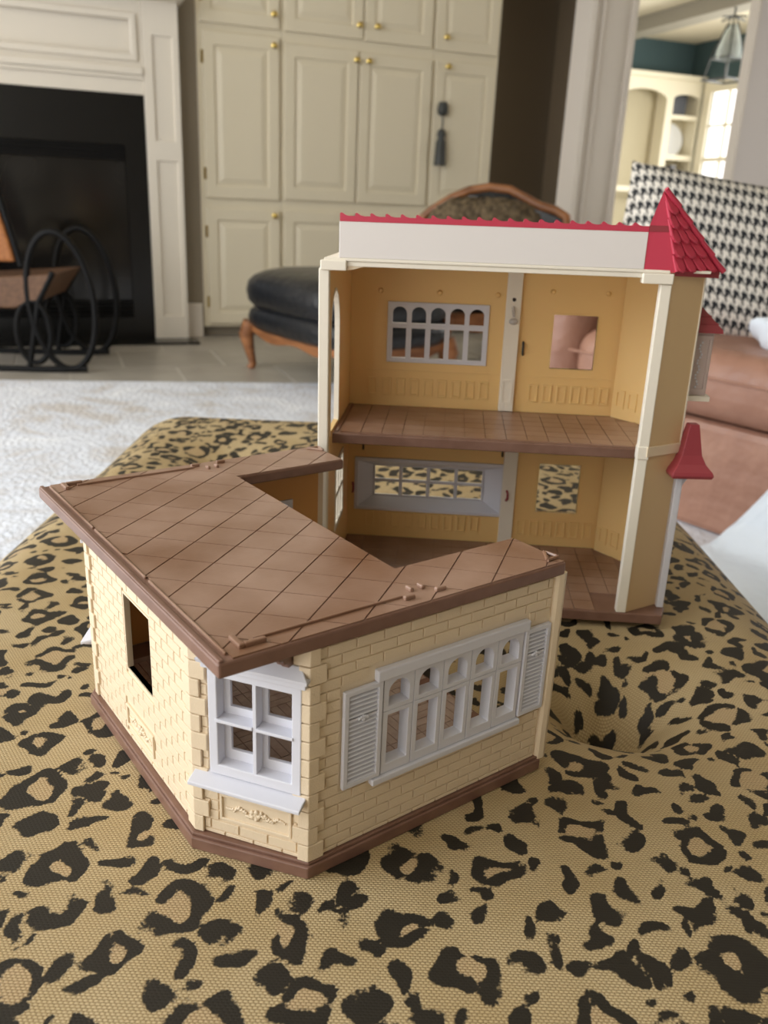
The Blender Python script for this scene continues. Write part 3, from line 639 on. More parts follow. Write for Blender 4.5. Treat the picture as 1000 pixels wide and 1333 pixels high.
for (x, y) in ((-0.32, -0.6), (0.32, -0.6), (-0.32, 0.62), (0.32, 0.62)):
    p = MB(); p.lathe([(0.0, 0.017), (0.02, 0.017), (0.035, 0.04), (0.035, 0.06), (0, 0.06)], (x, y, 0), 12); p.build('foot', 'wood', OT, smooth=True)

# ================================================================== TOY HOUSE ANNEX
AN = empty('toy_house_annex', (-0.1502, 0.4279, 0.0), (0, 0, -0.9272)); tag(AN, 'single-storey cream brick toy house section with flat brown tiled roof, standing in front', 'toy house')
a_, b_, dd, ww = 0.137, 0.2171, 0.1262, 0.0427
ZB, ZR = 0.0095, 0.1343
# base
base_poly = [(-0.0826, 0.0070), (0.0826, 0.0070), (0.1362, 0.0470), (0.1362, 0.2165), (-0.1362, 0.2165), (-0.1362, 0.0470)]
p = MB(); p.prism([(x, y, 0.0) for x, y in base_poly], (0, 0, 0.0075)); base = p.build('base', 'fascia', AN, 0.0008)
def inset(poly, k): 
    cx, cy = 0.0, 0.12; return [(cx+(x-cx)*(1-k/abs(x-cx) if abs(x-cx) > 0.01 else 1), y+k*(1 if y < 0.12 else -1)) for x, y in poly]
p = MB(); p.prism([(x, y, 0.0074) for x, y in inset(base_poly, 0.0012)], (0, 0, 0.0021)); p.build('base_step', 'fascia', base, 0.0006)
# parquet inside: small basket weave strips
p = MB(); L_ = 0.0255; wd = L_/4
for i in range(-5, 6):
    for j in range(0, 8):
        for k in range(4):
            x0, y0 = i*L_, 0.016+j*L_
            if (i+j) % 2: r = (x0+0.0003, x0+L_-0.0003, y0+k*wd+0.0003, y0+(k+1)*wd-0.0003)
            else: r = (x0+k*wd+0.0003, x0+(k+1)*wd-0.0003, y0+0.0003, y0+L_-0.0003)
            mx, my = (r[0]+r[1])/2, (r[2]+r[3])/2
            if max(abs(r[0]), abs(r[1])) > 0.128 or r[3] > 0.2155 or max(abs(r[0]), abs(r[1])) > 0.070+(r[2]-0.0125)*1.42: continue
            p.box(r[0], r[1], r[2], r[3], 0.0095, 0.0100)
o = p.build('parquet', 'parq', base, merge=False); o['kind'] = 'stuff'
# walls
FR1 = frame2((0, 0.0125), (1, 0), (0, -1))
q2 = Vector((0.0796, 0.0125)); p2 = Vector((0.1325, 0.0490)); d2 = (p2-q2).normalized(); L2 = (p2-q2).length
FR2 = frame2(q2, d2, (d2.y, -d2.x)); FR2m = frame2((-q2.x, q2.y), (-d2.x, d2.y), (-d2.y, -d2.x))
FR3 = frame2((0.1325, 0), (0, 1), (1, 0)); FR3m = frame2((-0.1325, 0), (0, 1), (-1, 0))
def wall(fr, s0, s1, holes, name='wall_panel'):
    b = MB(fr); b.panel(s0, s1, ZB, ZR, -0.003, 0.0, holes); return b.build(name, 'cream', AN)
h1 = (-0.0158, 0.0236, 0.0605, 0.1100); h2 = (0.0145, 0.0565, 0.0545, 0.1075); h3 = (0.0935, 0.1895, 0.0480, 0.1020)
w1 = wall(FR1, -0.0796, 0.0796, [h1]); w2 = wall(FR2, 0, L2, [h2]); w3 = wall(FR3, 0.0490, 0.2160, [h3])
w2m = wall(FR2m, 0, L2, [h2]); w3m = wall(FR3m, 0.0490, 0.2160, [h3])
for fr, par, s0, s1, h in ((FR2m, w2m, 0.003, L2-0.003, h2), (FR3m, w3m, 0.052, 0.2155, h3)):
    b = MB(fr); b.panel(s0, s1, 0.0105, 0.1335, -0.0042, -0.0031, [h]); b.build('glow_lining', 'glowliner', par)  # added sheet that carries the painted glow on the far walls
# bricks, each its own piece
BL, BH, J = 0.0167, 0.0063, 0.0004
bmesh_cache = {}
def brick_mesh(l, h):
    k = (round(l, 5), round(h, 5))
    if k not in bmesh_cache:
        b = MB(); e_ = 0.00022; x, z = l/2, h/2
        b.loft([[(-x, 0.0005, -z), (x, 0.0005, -z), (x, 0.0005, z), (-x, 0.0005, z)], [(-x, -0.0006, -z), (x, -0.0006, -z), (x, -0.0006, z), (-x, -0.0006, z)],
                [(-x+e_, -0.0009, -z+e_), (x-e_, -0.0009, -z+e_), (x-e_, -0.0009, z-e_), (-x+e_, -0.0009, z-e_)]])
        o = b.build('brick', 'brick'); bmesh_cache[k] = o.data; bpy.data.objects.remove(o)
    return bmesh_cache[k]
def bricks(fr, par, s0, s1, blocks, ang, z0=ZB, z1=ZR, phase=0.0, limit=None, order=1):
    items = []
    r = 0; zt = 0.1257+BH
    z = zt
    rows = []
    while z > z0+0.001: rows.append((max(z-BH, z0), min(z, z1))); z -= BH
    for ri, (za, zb) in enumerate(rows):
        if zb-za < 0.0015: continue
        x = s0-BL*2+phase+(ri % 2)*BL/2
        while x < s1:
            segs = [(max(x, s0), min(x+BL, s1))]; x += BL
            for (ba, bb, bc, bd_) in blocks:
                out = []
                for (u, v) in segs:
                    if v <= u: continue
                    if zb-J <= bc or za+J >= bd_ or v <= ba or u >= bb: out.append((u, v)); continue
                    if u < ba: out.append((u, ba))
                    if v > bb: out.append((bb, v))
                segs = out
            for (u, v) in segs:
                if v-u > 0.0022: items.append((u, v, za, zb))
    items.sort(key=lambda t_: order*t_[0])
    rest = []
    for k, (u, v, za, zb) in enumerate(items):
        if limit is not None and k >= limit: rest.append((u, v, za, zb)); continue
        me = brick_mesh(v-u-2*J, zb-za-2*J); c0 = fr((u+v)/2, 0.0, (za+zb)/2)
        inst('brick', me, par, c0, (0, 0, ang))
    if rest:
        b = MB(fr)
        for (u, v, za, zb) in rest:
            b.box(u+J, v-J, -0.0002, 0.0009, za+J, zb-J)
        o = b.build('brick_field', 'brick', par, merge=False); o['kind'] = 'stuff'
    return len(items)
n3 = bricks(FR3, w3, 0.0500, 0.2125, [(0.0665, 0.2140, 0.0445, 0.1045), (0.0845, 0.1955, 0.0405, 0.1120)], math.pi/2, phase=0.0083)
ang2 = math.atan2(d2.y, d2.x)
n2_ = bricks(FR2, w2, 0.0045, L2-0.0045, [(0.0085, 0.0620, 0.044, 0.125), (0.0135, 0.0563, 0.0195, 0.0375)], ang2, phase=0.004)
n1_ = bricks(FR1, w1, -0.0755, 0.0755, [(h1[0]-0.0012, h1[1]+0.0012, h1[2]-0.0012, h1[3]+0.0012), (-0.0225, 0.0225, 0.0165, 0.0340)], 0.0, limit=max(0, 296-n3-n2_), order=-1)
# quoins: L-shaped corner blocks
def quoins(corner, da, na, db, nb_, first=0):
    H = (ZR-ZB)/12; t = 0.0024
    for i in range(12):
        la, lb = (0.0078, 0.0046) if (i+first) % 2 else (0.0048, 0.0082)
        c = Vector(corner); da_, db_, na_, nb2 = map(Vector, (da, db, na, nb_))
        ko = (na_+nb2)/(1+na_.dot(nb2))*t
        P_ = [c+da_*la+na_*0.0001, c+da_*la+na_*t, c+ko, c+db_*lb+nb2*t, c+db_*lb+nb2*0.0001, c]
        b = MB(); b.prism([(v.x, v.y, ZB+i*H+0.0003) for v in P_], (0, 0, H-0.0006)); b.build('quoin', 'brick', AN, 0.0004)
n2v = (d2.y, -d2.x)
quoins(p2, (-d2.x, -d2.y), n2v, (0, 1), (1, 0))
quoins(q2, (-1, 0), (0, -1), (d2.x, d2.y), n2v, 1)
quoins((-p2.x, p2.y), (0, 1), (-1, 0), (d2.x, -d2.y), (-n2v[0], n2v[1]))
quoins((-q2.x, q2.y), (-d2.x, d2.y), (-n2v[0], n2v[1]), (1, 0), (0, -1), 1)
for fr in (FR3, FR3m):
    b = MB(fr); b.loft([[(0.2135, -0.003, z), (0.2135, 0.0015, z), (0.2150, 0.0030, z), (0.2185, 0.0036, z), (0.2212, 0.0025, z), (0.2212, -0.003, z)] for z in (0.0076, 0.1340)]); b.build('end_post', 'cream', AN, smooth=False)
# window surround on the long wall opening
b = MB(FR1); b.panel(h1[0]-0.0012, h1[1]+0.0012, h1[2]-0.0012, h1[3]+0.0012, -0.003, 0.0007, [h1]); b.build('window_rim', 'cream', AN)
def garland(fr, par, s0, s1, z0, z1):
    b = MB(fr); b.panel(s0, s1, z0, z1, 0.0, 0.0016, [(s0+0.0016, s1-0.0016, z0+0.0016, z1-0.0016)]); o = b.build('relief_panel', 'cream', par, 0.0004)
    b = MB(fr); b.box(s0+0.0016, s1-0.0016, 0.0, 0.0004, z0+0.0016, z1-0.0016); b.build('relief_ground', 'cream', o)
    g = MB(fr); rr = random.Random(5); m_ = (s0+s1)/2; hw = (s1-s0)/2-0.004
    for i in range(46):
        t_ = -1+2*i/45; k = 1-abs(t_)*0.6
        x = m_+hw*t_; z = (z0+z1)/2+0.0018*math.sin(t_*9)*k+rr.uniform(-1, 1)*0.0012*k; r = 0.0009*k+0.0004
        g.blob((x, 0.0007, z), r, r, r, 6, 4)
    for i in range(5):
        a = i*2*math.pi/5; g.blob((m_+0.0022*math.cos(a), 0.0010, (z0+z1)/2+0.0022*math.sin(a)), 0.0015, 0.0011, 0.0015, 7, 4)
    g.build('garland', 'cream', o, smooth=True)
garland(FR2, AN, 0.0142, 0.0556, 0.0205, 0.0370); garland(FR1, AN, -0.0215, 0.0215, 0.0175, 0.0330)
# four-pane window on the chamfered walls
def bay_window(fr):
    b = MB(fr); b.panel(0.0098, 0.0612, 0.0500, 0.1125, -0.0050, 0.0028, [(0.0150, 0.0560, 0.0560, 0.1075)]); wnd = b.build('window_frame', 'white', AN, 0.0006)
    b = MB(fr); b.panel(0.0148, 0.0562, 0.0558, 0.1077, -0.0062, -0.0040, [(0.0190, 0.0330, 0.0880, 0.1050), (0.0400, 0.0545, 0.0880, 0.1050), (0.0190, 0.0330, 0.0620, 0.0785), (0.0400, 0.0545, 0.0620, 0.0785)]); b.build('sash', 'white', wnd, 0.0003)
    b = MB(fr); b.box(0.0347, 0.0368, -0.0045, 0.0026, 0.0558, 0.1077); b.build('mullion', 'white', wnd, 0.0003)
    for (s0, s1) in ((0.0140, 0.0347), (0.0368, 0.0570)):
        b = MB(fr); b.box(s0, s1, -0.0045, 0.0034, 0.0816, 0.0834); b.build('transom', 'white', wnd, 0.0003)
    b = MB(fr); b.prism([(0.0008, 0.0, 0.0500), (0.0640, 0.0, 0.0500), (0.0640, 0.0104, 0.0470), (0.0008, 0.0104, 0.0470)], (0, 0, -0.0022)); b.box(0.003, 0.0618, 0.0, 0.0085, 0.0440, 0.0462); b.build('sill', 'white', wnd, 0.0005)
    b = MB(fr); b.box(0.0075, 0.0640, 0.0, 0.0048, 0.1125, 0.1160); b.box(0.0060, 0.0655, 0.0, 0.0066, 0.1160, 0.1180)
    b.prism([(0.0060, 0.0066, 0.1180), (0.0655, 0.0066, 0.1180), (0.0600, 0.0010, 0.1225), (0.0110, 0.0010, 0.1225)], (0, -0.001, 0)); b.build('window_cornice', 'white', wnd, 0.0004)
bay_window(FR2); bay_window(FR2m)
# five-arch window with shutters on the long side walls
def arch_window(fr, shutters=True):
    b = MB(fr); b.panel(0.0918, 0.1912, 0.0458, 0.1036, -0.0030, 0.0006, [(0.0935, 0.1895, 0.0480, 0.1020)]); wnd = b.build('window_frame', 'white', AN, 0.0003)
    pw = 0.0994/5
    for i in range(5):
        s0 = 0.0918+i*pw; s1 = s0+pw; ha, hb = s0+0.0034, s1-0.0030
        b = MB(fr); b.panel(s0+0.0002, s1-0.0002, 0.0842, 0.1036, -0.0055, 0.0022, [], [(ha, hb, 0.0866, 0.1012)]); b.build('arch_casement', 'white', wnd, 0.0003)
        b = MB(fr); b.panel(s0+0.0002, s1-0.0002, 0.0458, 0.0838, -0.0055, 0.0022, [(ha, hb, 0.0515, 0.0815)]); b.build('casement', 'white', wnd, 0.0003)
    b = MB(fr); b.box(0.0868, 0.1938, 0.0, 0.0042, 0.1040, 0.1105); b.build('header', 'white', wnd, 0.0007)
    b = MB(fr); b.box(0.0857, 0.1932, 0.0, 0.0042, 0.0418, 0.0455); b.build('sill', 'white', wnd, 0.0006)
    for (s0, s1) in ((0.0676, 0.0910), (0.1922, 0.2126)):
        b = MB(fr); b.panel(s0, s1, 0.0462, 0.1036, 0.0004, 0.0030, [(s0+0.0028, s1-0.0028, 0.0490, 0.1008)]); sh = b.build('shutter', 'white', wnd, 0.0004)
        b = MB(fr); n = 20
        for i in range(n):
            z = 0.0490+i*0.0518/n; dz = 0.0518/n
            b.prism([(s0+0.0026, -0.0004, z+dz*0.02), (s0+0.0026, 0.0028, z+dz*0.12), (s0+0.0026, 0.0024, z+dz*0.3), (s0+0.0026, 0.0002, z+dz*0.8), (s0+0.0026, -0.0004, z+dz*0.8)], (s1-s0-0.0052, 0, 0))
        b.build('louver_slats', 'white', sh)
        m_ = (s0+s1)/2; b = MB(fr); b.box(s0+0.0028, s1-0.0028, 0.0012, 0.0024, 0.0855, 0.0868)
        for k in range(-2, 3): b.blob((m_+0.0012*k, 0.0026, 0.0868-0.0004*abs(k)), 0.0011, 0.0009, 0.0011, 6, 4)
        b.blob((m_, 0.0026, 0.0852), 0.0010, 0.0009, 0.0016, 6, 4); b.build('ornament', 'white', sh, smooth=True)
arch_window(FR3); arch_window(FR3m)
# roof slab and tiles
zt = 0.1415
U = [(-a_, 0), (a_, 0), (a_, b_), (a_-ww, b_), (a_-ww, dd+0.004), (a_-ww-0.004, dd), (-a_+ww+0.004, dd), (-a_+ww, dd+0.004), (-a_+ww, b_), (-a_, b_)]
p = MB(); p.prism([(x, y, ZR-0.0005) for x, y in U], (0, 0, zt-ZR+0.0005)); roof = p.build('roof', 'fascia', AN, 0.0012)
rects = [(-a_+0.0012, a_-0.0012, 0.0075, dd-0.0006), (a_-ww+0.0006, a_-0.0012, dd-0.0006, b_-0.0012), (-a_+0.0012, -a_+ww-0.0006, dd-0.0006, b_-0.0012)]
sd = (-0.59, 0.807); sn = (0.807, 0.59); wdv = (0.713, 0.701); wn_ = (-0.701, 0.713)
s_off = sn[0]*0.0645+sn[1]*0.009; w_off = wn_[0]*0.0866+wn_[1]*0.0193
sp, wp = 0.0303*0.807, 0.0370*0.701; g1, g2 = 0.00042, 0.0003
for i in range(-12, 13):
    for j in range(-12, 13):
        polys = []
        for (x0, x1, y0, y1) in rects:
            P_ = [(x0, y0), (x1, y0), (x1, y1), (x0, y1)]
            lo, hi = s_off+i*sp+g1, s_off+(i+1)*sp-g1
            P_ = clip(P_, sn[0], sn[1], hi); P_ = clip(P_, -sn[0], -sn[1], -lo) if P_ else P_
            lo, hi = w_off+j*wp+g2, w_off+(j+1)*wp-g2
            P_ = clip(P_, wn_[0], wn_[1], hi) if P_ else P_; P_ = clip(P_, -wn_[0], -wn_[1], -lo) if P_ else P_
            if len(P_) >= 3:
                ar = abs(sum(P_[k-1][0]*P_[k][1]-P_[k][0]*P_[k-1][1] for k in range(len(P_))))/2
                if ar > 4e-6: polys.append(P_)
        if polys:
            b = MB()
            for P_ in polys: b.prism([(x, y, zt-0.0002) for x, y in P_], (0, 0, 0.0009+rnd.uniform(-0.00004, 0.00004)))
            b.build('roof_tile', 'brown', roof)
# edge lips, rails and joining clips of the roof
bx('roof_lip', 'fascia', roof, -a_+0.0008, a_-0.0008, 0.0006, 0.0032, zt-0.0004, zt+0.0011, 0.0006)
for (x0, x1) in ((-0.1315, -0.0440), (-0.0410, 0.0385), (0.0430, 0.1315)):
    bx('roof_rail', 'brown', roof, x0, x1, 0.0056, 0.0070, zt-0.0004, zt+0.0016, 0.0006)
for sg in (-1, 1):
    q = lambda x0, x1: (x0, x1) if sg > 0 else (-x1, -x0)
    x0, x1 = q(0.1252, 0.1266); bx('roof_rail', 'brown', roof, x0, x1, 0.0225, 0.1070, zt+0.0005, zt+0.0020, 0.0004)
    for (u0, u1, v0, v1) in ((0.1280, 0.1305, 0.1060, 0.1125), (0.1280, 0.1305, 0.1262, 0.1330), (0.1185, 0.1235, 0.1145, 0.1168), (0.1190, 0.1240, 0.1215, 0.1238), (0.1200, 0.1310, 0.0130, 0.0160), (0.1282, 0.1310, 0.0160, 0.0270)):
        x0, x1 = q(u0, u1); bx('roof_clip', 'brown', roof, x0, x1, v0, v1, zt+0.0005, zt+0.0030, 0.0007)
    x0, x1 = q(0.1215, 0.1312)
    b = MB(); f_ = (lambda x: x) if sg > 0 else (lambda x: -x)
    for seg in (((0.1212, 0.2150), (0.1308, 0.2165)), ((0.1308, 0.2165), (0.1316, 0.2068)), ((0.1316, 0.2068), (0.1212, 0.2150))):
        (xa, ya), (xb, yb) = seg; b.tube([(f_(xa), ya, zt+0.0014), (f_(xb), yb, zt+0.0014)], 0.0011, 6)
    b.build('roof_clip', 'brown', roof)
# scroll brackets under the eaves
for s in (0.020, 0.052):
    b = MB(FR2); pr = [(0.0, 0.1338), (0.016, 0.1338), (0.0155, 0.1315), (0.012, 0.1300), (0.0105, 0.1275), (0.007, 0.1262), (0.0055, 0.1235), (0.0, 0.1228)]
    b.prism([(s, t_, z) for t_, z in pr], (0.004, 0, 0)); b.build('eaves_bracket', 'fascia', AN, 0.0004)

# ================================================================== TWO-STOREY TOY HOUSE
HO = empty('toy_house', (-0.0492, 0.6967, 0.0004), (-0.0027, -0.0102, -0.0678)); tag(HO, 'open two-storey yellow toy house with red roof and white posts, standing behind', 'toy house')
BV = 0.118
FLOOR2 = 0.1463
p = MB(); g = [(-0.004, -0.0280), (0.2905, -0.0280), (0.2960, -0.0120), (0.2960, 0.088), (0.262, 0.123), (-0.004, 0.123)]
p.prism([(x, y, 0) for x, y in g], (0, 0, 0.0088)); gs = p.build('ground_floor', 'fascia', HO, 0.0008)
p = MB(); g = [(0.0005, 0), (0.2850, 0), (0.2850, 0.084), (0.2560, 0.1178), (0.0005, 0.1178)]
p.prism([(x, y, 0.1367) for x, y in g], (0, 0, 0.0088)); us = p.build('upper_floor', 'fascia', HO, 0.0010)
TW = 0.0176
b = MB(); b.box(-TW/2+0.0003, TW/2-0.0003, -TW/2+0.0003, TW/2-0.0003, 0, 0.0010); tp = b.build('floor_tile', 'brown', us); tme = tp.data; bpy.data.objects.remove(tp)
for j in range(6):
    for i in range(16):
        x, y = 0.0100+TW/2+i*TW, 0.0045+TW/2+j*TW
        if x > 0.276 or (x+TW/2)-(0.2850) > -(max(0, y+TW/2-0.084))*0.86 or x > 0.2560+0.02: continue
        inst('floor_tile', tme, us, (x, y, 0.1453))
bx('floor_edge', 'fascia', us, 0.0055, 0.0085, 0.006, 0.116, 0.1450, 0.1462, 0.0004)
for j in range(8):
    for i in range(16):
        x, y = 0.0060+TW/2+i*TW, -0.0265+TW/2+j*TW
        if y+TW/2 > 0.1178 or x+TW/2 > 0.2850 or (x+TW/2 > 0.252 and y < 0.01) or (y+TW/2 > 0.07 and x+TW/2 > 0.2560+0.86*(0.1178-y-TW/2)): continue
        inst('floor_tile', tme, gs, (x, y, 0.0086))
# back wall with its openings
hw = (0.0395, 0.1330, 0.1885, 0.2435)
sq = [(0.1932, 0.2335, 0.1882, 0.2380), (0.1932, 0.2335, 0.0445, 0.0948)]
lw = (0.0145, 0.1570, 0.0408, 0.0885)
b = MB(); b.panel(0.0, 0.2575, 0.0088, 0.2870, BV, BV+0.004, [hw, lw]+sq); bw_ = b.build('back_wall', 'yellow', HO)
for s_ in sq:
    b = MB(); b.panel(s_[0]-0.0014, s_[1]+0.0014, s_[2]-0.0014, s_[3]+0.0014, BV-0.0006, BV+0.0042, [s_]); b.build('window_rim', 'yellow', HO)
# five-arch upper window
b = MB(); b.panel(0.0390, 0.1335, 0.1880, 0.2440, BV-0.0022, BV+0.005, [(0.0412, 0.1313, 0.1902, 0.2418)]); uw = b.build('window_frame', 'white', HO, 0.0004)
pw = 0.0901/5
for i in range(5):
    s0 = 0.0412+i*pw; s1 = s0+pw
    b = MB(); b.panel(s0, s1, 0.2218, 0.2418, BV-0.0016, BV+0.0046, [], [(s0+0.0022, s1-0.0022, 0.2245, 0.2398)]); b.build('arch_casement', 'white', uw)
    b = MB(); b.panel(s0, s1, 0.1902, 0.2217, BV-0.0016, BV+0.0046, [(s0+0.0024, s1-0.0024, 0.1918, 0.2200)]); b.build('casement', 'white', uw)
# lower bay window: sloped reveal and eight panes
b = MB(); O_, I_ = lw, (0.0285, 0.1405, 0.0480, 0.0810); y0, y1 = BV-0.001, BV+0.014
oc = [(O_[0], y0, O_[2]), (O_[1], y0, O_[2]), (O_[1], y0, O_[3]), (O_[0], y0, O_[3])]; ic = [(I_[0], y1, I_[2]), (I_[1], y1, I_[2]), (I_[1], y1, I_[3]), (I_[0], y1, I_[3])]
b.loft([oc, ic], caps=False); k = 0.002
oc2 = [(O_[0]-k, y0+0.001, O_[2]-k), (O_[1]+k, y0+0.001, O_[2]-k), (O_[1]+k, y0+0.001, O_[3]+k), (O_[0]-k, y0+0.001, O_[3]+k)]; ic2 = [(I_[0]-k, y1, I_[2]-k), (I_[1]+k, y1, I_[2]-k), (I_[1]+k, y1, I_[3]+k), (I_[0]-k, y1, I_[3]+k)]
b.loft([oc2, ic2], caps=False); b.loft([oc, oc2], caps=False); b.loft([ic, ic2], caps=False); bw2 = b.build('bay_reveal', 'white', HO)
cells = [(I_[0]+i*0.028+0.0017, I_[0]+(i+1)*0.028-0.0017, z0, z1) for i in range(4) for (z0, z1) in ((0.0493, 0.0632), (0.0660, 0.0797))]
b = MB(); b.panel(I_[0], I_[1], I_[2], I_[3], y1-0.0005, y1+0.0025, cells); b.build('muntin_grid', 'white', bw2, 0.0003)
b = MB(); b.panel(O_[0]-0.0035, O_[1]+0.0035, O_[2]-0.0035, O_[3]+0.0035, BV-0.0022, BV, [O_]); b.build('bay_trim', 'white', bw2, 0.0004)
# wainscot panels
def wains(us_, z0, z1, par, fr=None, wdt=0.0092):
    for u in us_:
        b = MB(fr); b.panel(u, u+wdt, z0, z1, BV-0.0011 if not fr else -0.0011, BV if not fr else 0.0, [(u+0.0018, u+wdt-0.0018, z0+0.0018, z1-0.0018)]); b.build('wainscot_panel', 'yellow', par, 0.0003)
for (z0, z1) in ((0.1555, 0.1725), (0.0185, 0.0355)):
    wains([0.1752+i*0.0133 for i in range(6)], z0, z1, bw_); wains([0.022+i*0.0133 for i in range(9)], z0, z1, bw_)
for (x0, x1, z) in ((0.163, 0.2560, 0.1790), (0.006, 0.147, 0.1790), (0.172, 0.2560, 0.0420)):
    if z > 0.1: bx('dado_line', 'yellow', bw_, x0, x1, BV-0.0006, BV, z, z+0.0010)
for u in (0.032, 0.0865, 0.140):
    b = MB(); b.lathe([(0, 0), (0.0024, 0), (0.0024, -0.002), (0.0016, -0.003), (0, -0.003)], (u, BV, 0.2535), 10, 'y'); b.build('peg', 'yellow', bw_, smooth=True)
for u in (0.190, 0.240):
    b = MB(); b.lathe([(0, 0), (0.0022, 0), (0.0022, -0.0018), (0.0014, -0.0028), (0, -0.003)], (u, BV, 0.2585), 10, 'y'); b.build('peg', 'yellow', bw_, smooth=True)
# pilasters
pp = bx('pilaster', 'ivory', HO, 0.1480, 0.1618, BV-0.0055, BV, FLOOR2, 0.2870, 0.0006)
b = MB(); b.panel(0.1500, 0.1598, 0.1540, 0.1760, BV-0.0062, BV-0.0055, [(0.1512, 0.1586, 0.1554, 0.1746)]); b.build('pilaster_panel', 'ivory', pp)
b = MB(); b.lathe([(0, 0), (0.0018, 0), (0.0018, -0.0004), (0, -0.0004)], (0.1550, BV-0.0055, 0.2505), 12, 'y'); b.build('socket', 'dark', pp)
b = MB(); b.tube([(0.1548, BV-0.006, 0.2440), (0.1552, BV-0.009, 0.2400), (0.1556, BV-0.010, 0.2350)], [0.0012, 0.0016, 0.0010], 8); b.blob((0.1556, BV-0.0095, 0.2312), 0.0042, 0.0030, 0.0030, 12, 8); b.build('hook', 'clear', pp, smooth=True)
b = MB(); b.tube([(0.1668, BV-0.001, 0.212), (0.1668, BV-0.004, 0.209), (0.1668, BV-0.004, 0.203), (0.1672, BV-0.001, 0.200)], 0.0011, 8); b.build('clasp', 'lantern', pp, smooth=True)
bx('pilaster', 'ivory', HO, 0.1580, 0.1716, BV-0.003, BV, 0.0088, 0.1366, 0.0006)
for u in (0.0095, 0.1630):
    b = MB(); b.tube([(u, BV-0.004, 0.0660), (u+0.001, BV-0.007, 0.0640), (u+0.001, BV-0.007, 0.0590), (u, BV-0.004, 0.0560)], 0.0011, 8); b.build('clasp', 'redd', HO, smooth=True)
for u in (0.0190, 0.1560):
    bx('latch', 'dark', HO, u-0.0008, u+0.0008, BV-0.0025, BV-0.0001, 0.1000, 0.1060)
# left side wall with an arched doorway above and a window below
FL_ = lambda v, t_, z: (0.004-t_, v, z)
b = MB(FL_); b.panel(-0.0195, 0.1178, 0.0088, 0.2870, 0.0, 0.004, [(0.022, 0.072, 0.050, 0.112)], [(-0.0150, 0.0370, 0.1490, 0.2640, 1.35)]); lwl = b.build('side_wall', 'yellow', HO)
def arch_path(off, n=14):
    v0, v1, z0, zt_ = -0.0150+off, 0.0370-off, 0.1464, 0.2640-off; r = (v1-v0)/2; ry = 0.0351-off; c = (v0+v1)/2
    return [(v0, z0)]+[(c-r*math.cos(math.pi*i/n), zt_-ry+ry*math.sin(math.pi*i/n)) for i in range(n+1)]+[(v1, z0)]
po, pi_ = arch_path(0.0), arch_path(0.0022)
b = MB(FL_); b.loft([[(o_[0], -0.0004, o_[1]), (i_[0], -0.0004, i_[1]), (i_[0], 0.0038, i_[1]), (o_[0], 0.0038, o_[1])] for o_, i_ in zip(po, pi_)]); b.build('door_arch', 'ivory', lwl)
b = MB(FL_); b.panel(0.020, 0.074, 0.048, 0.114, -0.0008, 0.0060, [(0.024+i*0.0165, 0.024+i*0.0165+0.0140, z0, z1) for i in range(3) for (z0, z1) in ((0.053, 0.079), (0.083, 0.109))]); b.build('window_frame', 'ivory', lwl, 0.0003)
# right tower: chamfer, outer wall, plain mating panel
cA, cB = Vector((0.2575, 0.1178)), Vector((0.2862, 0.0840)); dc = (cB-cA).normalized(); FC = frame2(cA, dc, (-(-dc.y), -dc.x))
FC = frame2(cA, dc, (-dc.y, dc.x))
b = MB(FC); Lc = (cB-cA).length; b.panel(0, Lc, 0.0088, 0.2870, -0.004, 0.0, []); cw = b.build('tower_wall', 'yellow', HO)
for (z0, z1) in ((0.1555, 0.1725), (0.0185, 0.0355)):
    for s in (0.004, 0.018):
        for sg in (1,):
            b = MB(FC); b.panel(s, s+0.0105, z0, z1, -0.0050, -0.0040, [(s+0.002, s+0.0085, z0+0.002, z1-0.002)]); b.build('wainscot_panel', 'yellow', cw)
            b = MB(FC); b.panel(s, s+0.0105, z0, z1, 0.0, 0.0010, [(s+0.002, s+0.0085, z0+0.002, z1-0.002)]); b.build('wainscot_panel', 'yellow', cw)
bx('tower_wall', 'cream', HO, 0.2862, 0.2902, -0.0045, 0.0845, 0.0088, 0.2870)
m1, m2 = Vector((0.2600, -0.0262)), Vector((0.2896, -0.0058)); dm = (m2-m1).normalized(); FM = frame2(m1, dm, (dm.y, -dm.x)); Lm = (m2-m1).length
b = MB(FM); b.box(0, Lm, -0.003, 0.0, 0.0088, 0.2870); mp = b.build('mating_panel', 'tan', HO, 0.0003)
b = MB(FM); b.box(Lm-0.0006, Lm+0.0006, -0.003, 0.0007, 0.0088, 0.2870); b.build('panel_edge', 'ivory', mp)
b = MB(FM); b.box(-0.002, Lm+0.0008, 0.0, 0.0018, 0.1462, 0.1545); b.build('band', 'cream', mp, 0.0005)
rp = bx('post', 'ivory', HO, 0.2522, 0.2606, -0.0272, -0.0195, 0.0088, 0.2790, 0.0008)
bx('band', 'ivory', rp, 0.2518, 0.2611, -0.0280, -0.0190, 0.1440, 0.1545, 0.0006)
bx('post', 'ivory', HO, -0.0042, 0.0040, -0.0272, -0.0195, 0.0088, 0.2815, 0.0008)
bx('corner_trim', 'white', HO, 0.2890, 0.2950, -0.0125, -0.0047, 0.0088, 0.1305, 0.0010)
